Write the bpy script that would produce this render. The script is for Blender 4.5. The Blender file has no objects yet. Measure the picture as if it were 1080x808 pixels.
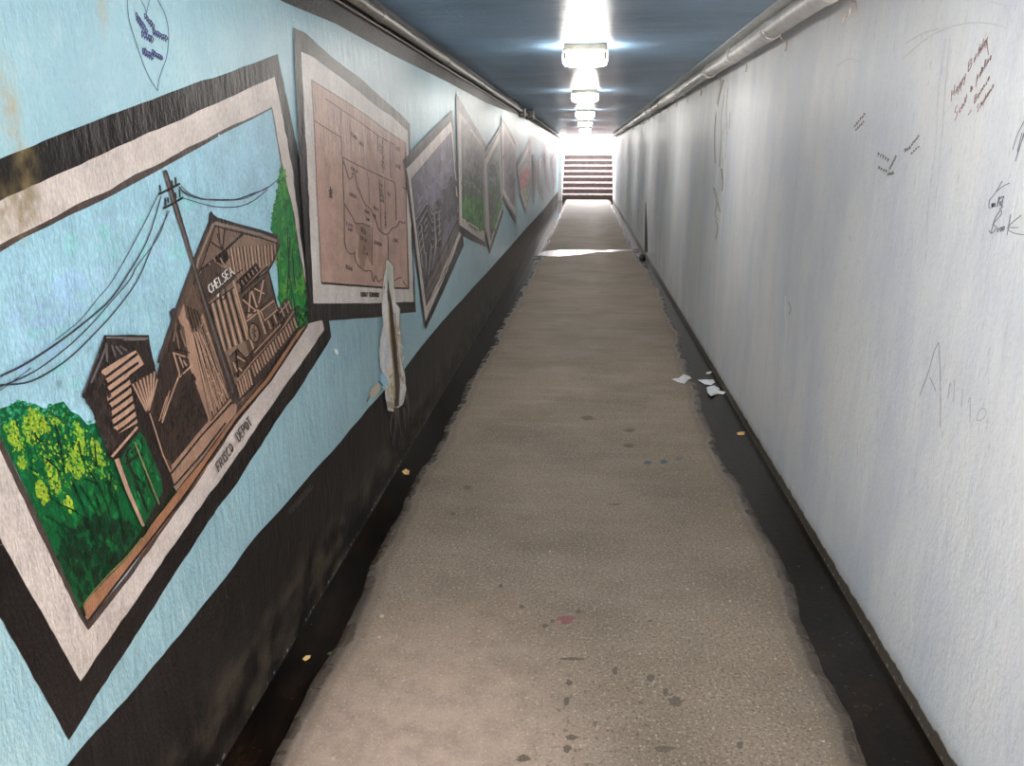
import bpy, math, random
import numpy as np
from mathutils import Matrix, Vector

random.seed(7)
sc = bpy.context.scene
COL = sc.collection

# ------------------------------------------------------------------ camera model (a handheld phone 1.5 m above the floor)
F, CX, CY = 850.0, 540.0, 404.0
VPX, VPY = 617.5, 163.0
EYE = 1.5
d = np.array([(VPX - CX) / F, -(VPY - CY) / F, -1.0]); d /= np.linalg.norm(d)
u = np.array([0, 1.0, 0]); u[2] = -d[1] / d[2]; u /= np.linalg.norm(u)
R = np.stack([np.cross(d, u), d, u])
WL, WR = -0.898, 0.957           # inner faces of the two walls
H = 2.13                         # ceiling
Y0, Y1 = -2.4, 28.3              # tunnel ends
GUT = -0.014                     # gutter level


def ray(px, py):
    return R @ np.array([(px - CX) / F, -(py - CY) / F, -1.0])


def onL(px, py, off=0.0):
    w = ray(px, py); t = (WL + off) / w[0]; return (w[1] * t, EYE + w[2] * t)


def onR(px, py, off=0.0):
    w = ray(px, py); t = (WR - off) / w[0]; return (w[1] * t, EYE + w[2] * t)


def onF(px, py, z=0.0):
    w = ray(px, py); t = (z - EYE) / w[2]; return (w[0] * t, w[1] * t)


def pxL(Y, Z):
    c = R.T @ np.array([WL, Y, Z - EYE]); return (CX + F * c[0] / -c[2], CY - F * c[1] / -c[2])


# ------------------------------------------------------------------ colour
GAIN = 1.42
PGAIN = 0.92
LAMP = 55.0


def lin(v):
    v /= 255.0
    return v / 12.92 if v <= 0.04045 else ((v + 0.055) / 1.055) ** 2.4


def C(r, g, b, gain=None):
    k = GAIN if gain is None else gain
    return tuple(min(0.86, lin(x) * k) for x in (r, g, b))


# ------------------------------------------------------------------ node helpers
def new_mat(name):
    m = bpy.data.materials.new(name); m.use_nodes = True
    nt = m.node_tree; nt.nodes.clear()
    out = nt.nodes.new('ShaderNodeOutputMaterial')
    b = nt.nodes.new('ShaderNodeBsdfPrincipled')
    nt.links.new(b.outputs[0], out.inputs[0])
    return m, nt, b


def setin(nt, sock, v):
    if hasattr(v, 'is_output'):
        nt.links.new(v, sock)
    elif isinstance(v, (tuple, list)) and len(v) == 3 and sock.type == 'RGBA':
        sock.default_value = (*v, 1)
    else:
        sock.default_value = v


def N(nt, typ, ins=None, **props):
    n = nt.nodes.new(typ)
    for k, v in props.items():
        setattr(n, k, v)
    for k, v in (ins or {}).items():
        setin(nt, n.inputs[k], v)
    return n


def pos(nt):
    return N(nt, 'ShaderNodeNewGeometry').outputs['Position']


def scaled(nt, p, s):
    return N(nt, 'ShaderNodeVectorMath', {0: p, 1: s}, operation='MULTIPLY').outputs[0]


def noise(nt, p, scale, detail=4, rough=0.55):
    return N(nt, 'ShaderNodeTexNoise', {'Vector': p, 'Scale': scale, 'Detail': detail, 'Roughness': rough}).outputs['Fac']


def ramp(nt, x, a, b, lo=0.0, hi=1.0):
    return N(nt, 'ShaderNodeMapRange', {0: x, 1: a, 2: b, 3: lo, 4: hi}, interpolation_type='SMOOTHSTEP').outputs[0]


def mth(nt, op, a, b=0.0):
    return N(nt, 'ShaderNodeMath', {0: a, 1: b}, operation=op).outputs[0]


def mix(nt, f, a, b, mode='MIX'):
    n = N(nt, 'ShaderNodeMix', data_type='RGBA', blend_type=mode)
    setin(nt, n.inputs[0], f); setin(nt, n.inputs[6], a); setin(nt, n.inputs[7], b)
    return n.outputs[2]


def sepxyz(nt, p):
    return N(nt, 'ShaderNodeSeparateXYZ', {0: p}).outputs


def bump(nt, h, strength, dist):
    return N(nt, 'ShaderNodeBump', {'Height': h, 'Strength': strength, 'Distance': dist}).outputs[0]


def wall_bump(nt, p, k=1.0):
    """Roughly trowelled, many times repainted plaster: a coarse vertical drag and a fine orange peel."""
    h1 = noise(nt, scaled(nt, p, (1, 34, 13)), 1.0, 3, 0.6)
    h2 = noise(nt, scaled(nt, p, (1, 150, 95)), 1.0, 3, 0.6)
    h3 = noise(nt, scaled(nt, p, (1, 4, 2)), 1.0, 2)
    s = mth(nt, 'ADD', mth(nt, 'MULTIPLY', h1, 0.0042 * k), mth(nt, 'MULTIPLY', h2, 0.0014 * k))
    s = mth(nt, 'ADD', s, mth(nt, 'MULTIPLY', h3, 0.010 * k))
    return bump(nt, s, 1.0, 1.0)


def blob(nt, p, c, r):
    """1 at centre c, 0 outside the ellipsoid r (noise makes the rim ragged)."""
    q = N(nt, 'ShaderNodeVectorMath', {0: p, 1: c}, operation='SUBTRACT').outputs[0]
    q = N(nt, 'ShaderNodeVectorMath', {0: q, 1: r}, operation='DIVIDE').outputs[0]
    l = N(nt, 'ShaderNodeVectorMath', {0: q}, operation='LENGTH').outputs['Value']
    return ramp(nt, l, 1.0, 0.15)


def mat_paint(name, base=None, rough=0.33, mott=0.16):
    m, nt, b = new_mat(name)
    p = pos(nt)
    c = base if base else N(nt, 'ShaderNodeAttribute', attribute_name='paint').outputs['Color']
    n1 = noise(nt, p, 9.0, 5, 0.65)
    n2 = noise(nt, scaled(nt, p, (1, 190, 80)), 1.0, 3)
    f = mth(nt, 'ADD', ramp(nt, n1, 0.3, 0.7, 1 - mott, 1 + mott * 0.6), ramp(nt, n2, 0.3, 0.75, -mott, mott))
    v = N(nt, 'ShaderNodeVectorMath', {0: c}, operation='SCALE'); nt.links.new(f, v.inputs['Scale'])
    c = v.outputs[0]
    # brown seep stains running down the plaster near the entrance
    for (px, py, ry, rz) in ((20, 128, .045, .20), (12, 225, .07, .07), (30, 215, .05, .05)):
        y, z = onL(px, py)
        s = mth(nt, 'MULTIPLY', blob(nt, p, (WL, y, z), (1, ry, rz)), ramp(nt, noise(nt, p, 40, 4), 0.3, 0.7, 0.1, 0.75))
        c = mix(nt, s, c, C(112, 98, 66, 1.1))
    nt.links.new(c, b.inputs['Base Color'])
    b.inputs['Roughness'].default_value = rough
    b.inputs['Specular IOR Level'].default_value = 0.25
    nt.links.new(wall_bump(nt, p), b.inputs['Normal'])
    return m


def mat_wall_left():
    m, nt, b = new_mat('blue_wall_paint')
    p = pos(nt)
    a = C(150, 186, 196, PGAIN); a2 = C(138, 175, 188, PGAIN); a3 = C(172, 198, 202, PGAIN)
    c = mix(nt, ramp(nt, noise(nt, p, 5, 5, 0.6), 0.35, 0.68), a, a2)
    c = mix(nt, ramp(nt, noise(nt, scaled(nt, p, (1, 130, 70)), 1.0, 4, .65), .5, .75, 0, .45), c, C(104, 146, 160, PGAIN))
    c = mix(nt, ramp(nt, noise(nt, scaled(nt, p, (1, 110, 60)), 1.7, 4, .65), .55, .78, 0, .45), c, C(186, 212, 216, PGAIN))
    c = mix(nt, ramp(nt, noise(nt, p, 13, 5, 0.7), 0.52, 0.8, 0, .7), c, a3)
    y, z = onL(20, 128)
    for (px, py, ry, rz) in ((12, 120, .04, .13), (105, -6, .03, .10)):
        y, z = onL(px, py)
        s = mth(nt, 'MULTIPLY', blob(nt, p, (WL, y, z), (1, ry, rz)), ramp(nt, noise(nt, p, 40, 4), 0.3, 0.7, 0.1, 0.7))
        c = mix(nt, s, c, C(138, 124, 92))
    nt.links.new(c, b.inputs['Base Color'])
    b.inputs['Roughness'].default_value = 0.33
    nt.links.new(wall_bump(nt, p), b.inputs['Normal'])
    return m


def mat_black(name, low=True):
    m, nt, b = new_mat(name)
    p = pos(nt); s = sepxyz(nt, p)
    c = mix(nt, ramp(nt, noise(nt, scaled(nt, p, (1, 26, 5)), 1.0, 4, .6), .35, .8), C(9, 7, 7), C(24, 20, 20))
    if low:                                                          # old splashes and mud low on the black skirting
        f = mth(nt, 'MULTIPLY', ramp(nt, noise(nt, scaled(nt, p, (1, 5, 9)), 1.0, 5, .6), .42, .66), ramp(nt, s[2], .30, .10, 0, .7))
        c = mix(nt, f, c, C(74, 65, 53))
        f = ramp(nt, noise(nt, scaled(nt, p, (1, 55, 8)), 1.0, 4, .65), .66, .78, 0, .45)
        c = mix(nt, f, c, C(92, 87, 82))
        f = mth(nt, 'MULTIPLY', ramp(nt, mth(nt, 'ABSOLUTE', mth(nt, 'ADD', s[2], .002)), .007, .002), ramp(nt, noise(nt, scaled(nt, p, (1, 45, 1)), 1.0, 4, .7), .53, .62, 0, .8))
        c = mix(nt, f, c, C(190, 186, 180))  # pale specks: water glints along the wall foot, painted into the colour
    else:
        f = ramp(nt, noise(nt, scaled(nt, p, (1, 160, 110)), 1.0, 3, .6), .5, .75, 0, .8)
        c = mix(nt, f, c, C(100, 95, 92))
    nt.links.new(c, b.inputs['Base Color'])
    b.inputs['Roughness'].default_value = 0.5
    b.inputs['Specular IOR Level'].default_value = 0.3
    nt.links.new(wall_bump(nt, p), b.inputs['Normal'])
    return m


def mat_wall_right():
    m, nt, b = new_mat('white_wall_paint')
    p = pos(nt); s = sepxyz(nt, p)
    c = mix(nt, ramp(nt, noise(nt, scaled(nt, p, (1, 2.2, 1.0)), 1.0, 4, .6), .36, .66), C(199, 199, 200), C(183, 186, 193))
    c = mix(nt, ramp(nt, noise(nt, scaled(nt, p, (1, 9, .35)), 1.0, 4, .6), .55, .75, 0, .3), c, C(174, 172, 170))
    c = mix(nt, ramp(nt, noise(nt, scaled(nt, p, (1, 3, 2)), 1.0, 3, .6), .5, .8, 0, .4), c, C(212, 204, 198))
    c = mix(nt, ramp(nt, noise(nt, scaled(nt, p, (1, 48, 17)), 1.0, 4, .65), .60, .72, 0, .55), c, C(222, 222, 224))  # pale flecks put the sparkle of the paint into its colour
    c = mix(nt, ramp(nt, noise(nt, scaled(nt, p, (1, 44, 15)), 1.3, 4, .65), .60, .74, 0, .5), c, C(150, 150, 154))
    # cracked strip of old filler
    y, z = onR(762, 170)
    f = mth(nt, 'MULTIPLY', blob(nt, p, (WR, y, z), (1, .30, .75)), ramp(nt, noise(nt, scaled(nt, p, (1, 26, 4)), 1.0, 5, .7), .56, .60, 0, 1))
    c = mix(nt, f, c, C(104, 94, 84))
    # a dark seep line at a joint and the dirt line along the base
    y, z = onR(682, 240)
    f = mth(nt, 'MULTIPLY', blob(nt, p, (WR, y, .0), (1, .10, .55)), .8)
    c = mix(nt, f, c, C(52, 46, 40))
    lim = mth(nt, 'ADD', .012, mth(nt, 'MULTIPLY', noise(nt, scaled(nt, p, (1, 9, 1)), 1.0, 5, .65), .045))
    f = ramp(nt, mth(nt, 'SUBTRACT', s[2], lim), .006, -.004)
    c = mix(nt, f, c, C(34, 28, 22))
    f = ramp(nt, mth(nt, 'SUBTRACT', s[2], lim), .05, 0.0, 0, .35)
    c = mix(nt, f, c, C(110, 98, 80))
    f = mth(nt, 'MULTIPLY', ramp(nt, mth(nt, 'ABSOLUTE', mth(nt, 'ADD', s[2], .004)), .007, .002), ramp(nt, noise(nt, scaled(nt, p, (1, 45, 1)), 1.0, 4, .7), .53, .62, 0, .8))
    c = mix(nt, f, c, C(190, 186, 180))  # glints of the gutter water at the base, painted as whitish specks
    c = mix(nt, ramp(nt, noise(nt, scaled(nt, p, (1, 90, 60)), 1.0, 4, .65), .5, .78, 0, .35), c, C(158, 156, 156))
    nt.links.new(c, b.inputs['Base Color'])
    b.inputs['Roughness'].default_value = 0.45
    h1 = noise(nt, scaled(nt, p, (1, 22, 9)), 1.0, 4, 0.62)
    h2 = noise(nt, scaled(nt, p, (1, 120, 70)), 1.0, 3, 0.6)
    h3 = noise(nt, scaled(nt, p, (1, 3.0, 1.0)), 1.0, 2)
    hh = mth(nt, 'ADD', mth(nt, 'MULTIPLY', h1, .0026), mth(nt, 'MULTIPLY', h2, .0011))
    hh = mth(nt, 'ADD', hh, mth(nt, 'MULTIPLY', h3, .0045))
    nt.links.new(bump(nt, hh, 1.0, 1.0), b.inputs['Normal'])
    return m


def mat_ceiling():
    m, nt, b = new_mat('slate_blue_ceiling_paint')
    p = pos(nt)
    c = mix(nt, ramp(nt, noise(nt, scaled(nt, p, (1.2, 3, 1)), 1.0, 5, .6), .35, .7), C(112, 142, 168), C(92, 120, 146))
    c = mix(nt, ramp(nt, noise(nt, scaled(nt, p, (3, 12, 1)), 1.0, 5, .65), .52, .72, 0, .5), c, C(138, 146, 158))
    c = mix(nt, ramp(nt, noise(nt, scaled(nt, p, (4, 15, 3)), 1.3, 5, .65), .55, .72, 0, .5), c, C(76, 92, 110))
    c = mix(nt, ramp(nt, noise(nt, scaled(nt, p, (40, 60, 1)), 1.0, 3, .6), .5, .75, 0, .35), c, C(128, 142, 150))
    nt.links.new(c, b.inputs['Base Color'])
    b.inputs['Roughness'].default_value = 0.30
    h1 = noise(nt, scaled(nt, p, (3.5, 16, 1)), 1.0, 5, .65)
    h2 = noise(nt, scaled(nt, p, (45, 90, 1)), 1.0, 3, .6)
    hh = mth(nt, 'ADD', mth(nt, 'MULTIPLY', h1, .014), mth(nt, 'MULTIPLY', h2, .006))
    nt.links.new(bump(nt, hh, 1.0, 1.0), b.inputs['Normal'])
    return m


def mat_floor():
    m, nt, b = new_mat('worn_concrete')
    p = pos(nt); s = sepxyz(nt, p)
    a, a2 = C(128, 113, 98), C(108, 95, 80)
    c = mix(nt, ramp(nt, noise(nt, p, 1.6, 5, .6), .35, .68), a, a2)
    c = mix(nt, ramp(nt, noise(nt, scaled(nt, p, (1, 3.5, 1)), 1.6, 5, .6), .45, .75, 0, .5), c, C(132, 118, 104))
    c = mix(nt, ramp(nt, noise(nt, p, 110, 5, .75), .50, .62, 0, .8), c, C(66, 56, 46))
    c = mix(nt, ramp(nt, noise(nt, p, 95, 4, .7), .56, .66, 0, .75), c, C(186, 168, 148))
    c = mix(nt, ramp(nt, noise(nt, p, 24, 5, .7), .62, .72, 0, .5), c, C(70, 60, 48))
    # pinkish glow of light by the entrance end, painted into the concrete colour
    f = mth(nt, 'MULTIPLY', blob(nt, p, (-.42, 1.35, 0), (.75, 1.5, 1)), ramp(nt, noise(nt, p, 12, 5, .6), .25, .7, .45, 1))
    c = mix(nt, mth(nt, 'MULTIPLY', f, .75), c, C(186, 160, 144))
    # oily spotting in the middle of the path close by
    f = mth(nt, 'MULTIPLY', blob(nt, p, (.10, 1.85, 0), (.36, .55, 1)), ramp(nt, noise(nt, p, 38, 3, .6), .60, .66, 0, .55))
    c = mix(nt, f, c, C(52, 44, 36))
    # damp margins beside the two gutters
    dm = N(nt, 'ShaderNodeAttribute', attribute_name='damp').outputs['Fac']
    wob = mth(nt, 'MULTIPLY', noise(nt, p, 3.0, 3, .5), .40)
    e = mth(nt, 'ADD', dm, wob)
    c = mix(nt, ramp(nt, e, .74, .94, 0, .45), c, C(84, 74, 64))
    c = mix(nt, ramp(nt, e, 1.00, 1.12, 0, .7), c, C(44, 37, 30))
    nt.links.new(c, b.inputs['Base Color'])
    r = ramp(nt, e, .85, 1.15, .64, .28)
    wet = ramp(nt, noise(nt, scaled(nt, p, (1, 4, 1)), 2.4, 4, .6), .46, .7, .0, .16)
    nt.links.new(mth(nt, 'SUBTRACT', r, wet), b.inputs['Roughness'])
    hh = mth(nt, 'ADD', mth(nt, 'MULTIPLY', noise(nt, p, 210, 3, .6), .0022), mth(nt, 'MULTIPLY', noise(nt, p, 14, 4, .6), .004))
    nt.links.new(bump(nt, hh, 1.0, 1.0), b.inputs['Normal'])
    return m


def mat_gutter():
    m, nt, b = new_mat('wet_gutter')
    p = pos(nt)
    c = mix(nt, ramp(nt, noise(nt, scaled(nt, p, (14, 5, 1)), 1.0, 5, .65), .4, .72), C(7, 5, 4), C(30, 20, 11))
    c = mix(nt, ramp(nt, noise(nt, p, 70, 3, .6), .66, .74, 0, .5), c, C(70, 60, 44))
    nt.links.new(c, b.inputs['Base Color'])
    b.inputs['Roughness'].default_value = 0.10
    b.inputs['Specular IOR Level'].default_value = 0.36
    b.inputs['IOR'].default_value = 1.33
    nt.links.new(bump(nt, mth(nt, 'MULTIPLY', noise(nt, scaled(nt, p, (60, 40, 1)), 1.0, 3), .0012), 1.0, 1.0), b.inputs['Normal'])
    return m


def simple(name, col, rough=.5, metal=0.0, mott=.15, scale=30, bmp=.0004, bscale=90):
    m, nt, b = new_mat(name)
    p = pos(nt)
    lo = tuple(x * (1 - mott) for x in col); hi = tuple(min(1, x * (1 + mott)) for x in col)
    nt.links.new(mix(nt, ramp(nt, noise(nt, p, scale, 4, .6), .3, .7), lo, hi), b.inputs['Base Color'])
    b.inputs['Roughness'].default_value = rough
    b.inputs['Metallic'].default_value = metal
    if bmp:
        nt.links.new(bump(nt, mth(nt, 'MULTIPLY', noise(nt, p, bscale, 3), bmp), 1.0, 1.0), b.inputs['Normal'])
    return m


def mat_emit(name, col, strength):
    m, nt, b = new_mat(name)
    b.inputs['Base Color'].default_value = (.85, .85, .82, 1)
    b.inputs['Emission Color'].default_value = (*col, 1)
    b.inputs['Emission Strength'].default_value = strength
    return m


M = dict(
    paint=mat_paint('mural_paint'), wall_l=mat_wall_left(), black=mat_black('black_base_paint'), band=mat_black('black_band_paint', False),
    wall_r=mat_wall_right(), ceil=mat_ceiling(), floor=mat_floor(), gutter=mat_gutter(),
    ink=mat_paint('marker_ink', None, .5, .05),
    pipe=simple('white_pipe_paint', C(184, 182, 180), .4, mott=.12, scale=14, bmp=.0016, bscale=45),
    strap=simple('painted_strap', C(176, 166, 160), .4, bmp=.001),
    conduit=simple('grey_conduit', C(104, 100, 94), .42, .15, .25, 20),
    cable=simple('dark_cable', C(70, 64, 58), .4),
    box=simple('dark_metal_box', C(48, 48, 50), .4, .3),
    lampbase=simple('lamp_housing', C(150, 138, 120), .5),
    clip=simple('lamp_clip', C(110, 100, 90), .4, .6),
    diff=mat_emit('lit_diffuser', (1.0, .945, .87), LAMP),
    cove=simple('white_cove_paint', C(190, 194, 194), .4, bmp=.002, bscale=30),
    step=simple('shaded_stair_concrete', C(46, 40, 40), .6, mott=.35, scale=9, bmp=.004, bscale=40),  # dark concrete, with the shade on the risers put into its colour
    tread=simple('lit_tread_concrete', C(150, 134, 130), .7, mott=.3, scale=12, bmp=.003, bscale=40),  # paler than the steps: daylight on the treads painted into the colour
    outer=simple('sunlit_concrete', (.62, .60, .58), .8, mott=.08, scale=4, bmp=.003),
    paper=simple('white_paper', (.82, .82, .84), .8, mott=.05, scale=60),
    leaf=simple('dry_leaf', C(196, 160, 104), .6, mott=.25, scale=80),
)

# floor stain paint (matte, same grain as the concrete)
_m, _nt, _b = new_mat('stain_on_concrete')
_p = pos(_nt)
_c = N(_nt, 'ShaderNodeAttribute', attribute_name='paint').outputs['Color']
_f = ramp(_nt, noise(_nt, _p, 220, 3, .6), .3, .7, .6, 1.3)
_v = N(_nt, 'ShaderNodeVectorMath', {0: _c}, operation='SCALE'); _nt.links.new(_f, _v.inputs['Scale'])
_nt.links.new(_v.outputs[0], _b.inputs['Base Color']); _b.inputs['Roughness'].default_value = .65
M['stain'] = _m
# water film
_m, _nt, _b = new_mat('water')
_b.inputs['Base Color'].default_value = (.10, .085, .065, 1); _b.inputs['Roughness'].default_value = .06; _b.inputs['IOR'].default_value = 1.33
_nt.links.new(bump(_nt, mth(_nt, 'MULTIPLY', noise(_nt, pos(_nt), 30, 2), .0006), 1, 1), _b.inputs['Normal'])
M['water'] = _m


# ------------------------------------------------------------------ object helpers
def mesh_obj(name, verts, faces, mat, parent=None, smooth=False, colors=None):
    org = Vector((0, 0, 0))
    if parent is not None:
        q = parent
        while q is not None:
            org += q.location; q = q.parent
    me = bpy.data.meshes.new(name)
    me.from_pydata([tuple(Vector(v) - org) for v in verts], [], faces)
    if colors is not None:
        at = me.attributes.new('paint', 'FLOAT_COLOR', 'FACE')
        for i, c in enumerate(colors):
            at.data[i].color = (*c, 1)
    if smooth:
        me.polygons.foreach_set('use_smooth', [True] * len(me.polygons))
    me.materials.append(mat); me.update()
    o = bpy.data.objects.new(name, me); COL.objects.link(o)
    if parent is not None:
        o.parent = parent
    return o


def thing(name, label, cat, loc, group=None):
    o = bpy.data.objects.new(name, None); COL.objects.link(o)
    o.location = loc; o.empty_display_size = .05
    o['label'] = label; o['category'] = cat
    if group: o['group'] = group
    return o


def tag(o, label, cat, group=None, kind=None):
    o['label'] = label; o['category'] = cat
    if group: o['group'] = group
    if kind: o['kind'] = kind
    return o


def struct(o, label=None, cat=None):
    o['kind'] = 'structure'
    if label: o['label'] = label
    if cat: o['category'] = cat
    return o


class MB:
    def __init__(s): s.v, s.f = [], []

    def add(s, v, f):
        n = len(s.v); s.v += [tuple(x) for x in v]; s.f += [[i + n for i in q] for q in f]; return s

    def box(s, x0, x1, y0, y1, z0, z1, bev=0.0):
        if bev <= 0:
            v = [(x, y, z) for z in (z0, z1) for y in (y0, y1) for x in (x0, x1)]
            return s.add(v, [(0, 2, 3, 1), (4, 5, 7, 6), (0, 1, 5, 4), (2, 6, 7, 3), (0, 4, 6, 2), (1, 3, 7, 5)])
        import bmesh
        bm = bmesh.new(); bmesh.ops.create_cube(bm, size=1.0)
        for w in bm.verts:
            w.co = ((x0 + x1) / 2 + w.co.x * (x1 - x0), (y0 + y1) / 2 + w.co.y * (y1 - y0), (z0 + z1) / 2 + w.co.z * (z1 - z0))
        bmesh.ops.bevel(bm, geom=bm.edges[:], offset=bev, segments=2, affect='EDGES', profile=.5)
        bm.verts.index_update()
        r = s.add([tuple(w.co) for w in bm.verts], [[w.index for w in f.verts] for f in bm.faces]); bm.free(); return r

    def tube(s, pts, rad, n=14, caps=True):
        pts = [Vector(p) for p in pts]
        rads = rad if isinstance(rad, (list, tuple)) else [rad] * len(pts)
        vs, fs = [], []
        for i, p in enumerate(pts):
            t = (pts[min(i + 1, len(pts) - 1)] - pts[max(i - 1, 0)]).normalized()
            a = t.orthogonal().normalized() if abs(t.y) < .9 else Vector((1, 0, 0))
            a = (a - t * a.dot(t)).normalized(); b = t.cross(a)
            for k in range(n):
                q = 2 * math.pi * k / n
                vs.append(p + (a * math.cos(q) + b * math.sin(q)) * rads[i])
        for i in range(len(pts) - 1):
            for k in range(n):
                fs.append((i * n + k, i * n + (k + 1) % n, (i + 1) * n + (k + 1) % n, (i + 1) * n + k))
        if caps:
            fs.append(tuple(range(n))[::-1]); fs.append(tuple(range((len(pts) - 1) * n, len(pts) * n)))
        return s.add(vs, fs)

    def build(s, name, mat, parent=None, smooth=False):
        return mesh_obj(name, s.v, s.f, mat, parent, smooth)


# ------------------------------------------------------------------ paint layers
LAYER = [0.0005]


def nextlayer(k=4e-6):
    LAYER[0] += k; return LAYER[0]


def smooth_pts(pts, n=5):
    if len(pts) < 3: return pts
    out = []
    for i in range(len(pts) - 1):
        p0, p1, p2, p3 = pts[max(i - 1, 0)], pts[i], pts[i + 1], pts[min(i + 2, len(pts) - 1)]
        for k in range(n):
            t = k / n
            out.append(tuple(.5 * ((2 * p1[j]) + (-p0[j] + p2[j]) * t + (2 * p0[j] - 5 * p1[j] + 4 * p2[j] - p3[j]) * t * t + (-p0[j] + 3 * p1[j] - 3 * p2[j] + p3[j]) * t ** 3) for j in (0, 1)))
    out.append(pts[-1]); return out


def wobble(pts, amp, step=9.0, closed=True):
    out = []
    for i, p in enumerate(pts):
        if not closed and i == len(pts) - 1:
            out.append(p); break
        q = pts[(i + 1) % len(pts)]
        L = math.hypot(q[0] - p[0], q[1] - p[1]); n = max(1, int(L / step))
        nx, ny = (-(q[1] - p[1]) / (L + 1e-6), (q[0] - p[0]) / (L + 1e-6))
        for k in range(n):
            t = k / n; a = random.uniform(-amp, amp) if k else 0
            out.append((p[0] + (q[0] - p[0]) * t + nx * a, p[1] + (q[1] - p[1]) * t + ny * a))
    return out


def inside(x, y, area):
    ins = False
    for i in range(len(area)):
        (x1, y1), (x2, y2) = area[i], area[(i + 1) % len(area)]
        if (y1 > y) != (y2 > y) and x < (x2 - x1) * (y - y1) / (y2 - y1) + x1: ins = not ins
    return ins


class Paint:
    """Coloured shapes lying on one plane of the place: L/R wall or the floor F."""
    def __init__(s, plane='L'):
        s.pl = plane; s.v, s.f, s.c = [], [], []

    def _w(s, p, off):
        if s.pl == 'L':
            y, z = onL(*p, off); return (WL + off, y, z)
        if s.pl == 'R':
            y, z = onR(*p, off); return (WR - off, y, z)
        x, y = onF(*p, off); return (x, y, off)

    def _face(s, w, col):
        a = 0.0
        for i in range(len(w)):
            p, q = w[i], w[(i + 1) % len(w)]
            a += (p[1] * q[2] - q[1] * p[2]) if s.pl in 'LR' else (p[0] * q[1] - q[0] * p[1])
        want = {'L': 1, 'R': -1, 'F': 1}[s.pl]
        if a * want < 0: w = w[::-1]
        n = len(s.v); s.v += w; s.f.append(list(range(n, n + len(w)))); s.c.append(col)

    def poly(s, pts, col, wob=0.0, off=None):
        o = nextlayer() if off is None else off
        if wob: pts = wobble(pts, wob)
        s._face([s._w(p, o) for p in pts], col); return s

    def stroke(s, pts, w, col, sm=True, off=None):
        o = nextlayer() if off is None else off
        if sm: pts = smooth_pts(pts)
        ws = w if isinstance(w, (list, tuple)) else None
        L, Rr = [], []
        n = len(pts)
        for i, p in enumerate(pts):
            a, b = pts[max(i - 1, 0)], pts[min(i + 1, n - 1)]
            tx, ty = b[0] - a[0], b[1] - a[1]; l = math.hypot(tx, ty) + 1e-9
            hw = (w if ws is None else ws[0] + (ws[1] - ws[0]) * i / max(1, n - 1)) / 2
            L.append((p[0] - ty / l * hw, p[1] + tx / l * hw)); Rr.append((p[0] + ty / l * hw, p[1] - tx / l * hw))
        for i in range(n - 1):
            s._face([s._w(q, o) for q in (L[i], L[i + 1], Rr[i + 1], Rr[i])], col)
        return s

    def strokes(s, lines, w, col, sm=False):
        for l in lines: s.stroke(l, w, col, sm)
        return s

    def dabs(s, area, n, cols, size, ang=None, stretch=2.0, spread=4e-5, clip=0):
        """n small brush dabs whose centres fall inside the polygon."""
        xs = [p[0] for p in area]; ys = [p[1] for p in area]
        base = LAYER[0]; LAYER[0] += spread; k = 0
        for _ in range(n * 40):
            if k >= n: break
            x, y = random.uniform(min(xs), max(xs)), random.uniform(min(ys), max(ys))
            ins = False
            for i in range(len(area)):
                (x1, y1), (x2, y2) = area[i], area[(i + 1) % len(area)]
                if (y1 > y) != (y2 > y) and x < (x2 - x1) * (y - y1) / (y2 - y1) + x1: ins = not ins
            if not ins: continue
            if clip and not all(inside(x + clip * size[1] * math.cos(q), y + clip * size[1] * math.sin(q), area) for q in (0, 1.05, 2.1, 3.14, 4.2, 5.25)): continue
            k += 1
            a = random.uniform(0, math.pi) if ang is None else random.gauss(ang, .35)
            r = random.uniform(*size)
            pts = []
            for q in range(6):
                t = q / 6 * 2 * math.pi
                lx, ly = math.cos(t) * r * stretch * random.uniform(.7, 1.2), math.sin(t) * r * random.uniform(.7, 1.2)
                pts.append((x + lx * math.cos(a) - ly * math.sin(a), y + lx * math.sin(a) + ly * math.cos(a)))
            s.poly(pts, random.choice(cols), off=base + random.random() * spread)
        return s

    def build(s, name, parent, mat=None):
        return mesh_obj(name, s.v, s.f, mat or M['paint'], parent, colors=s.c)


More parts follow.
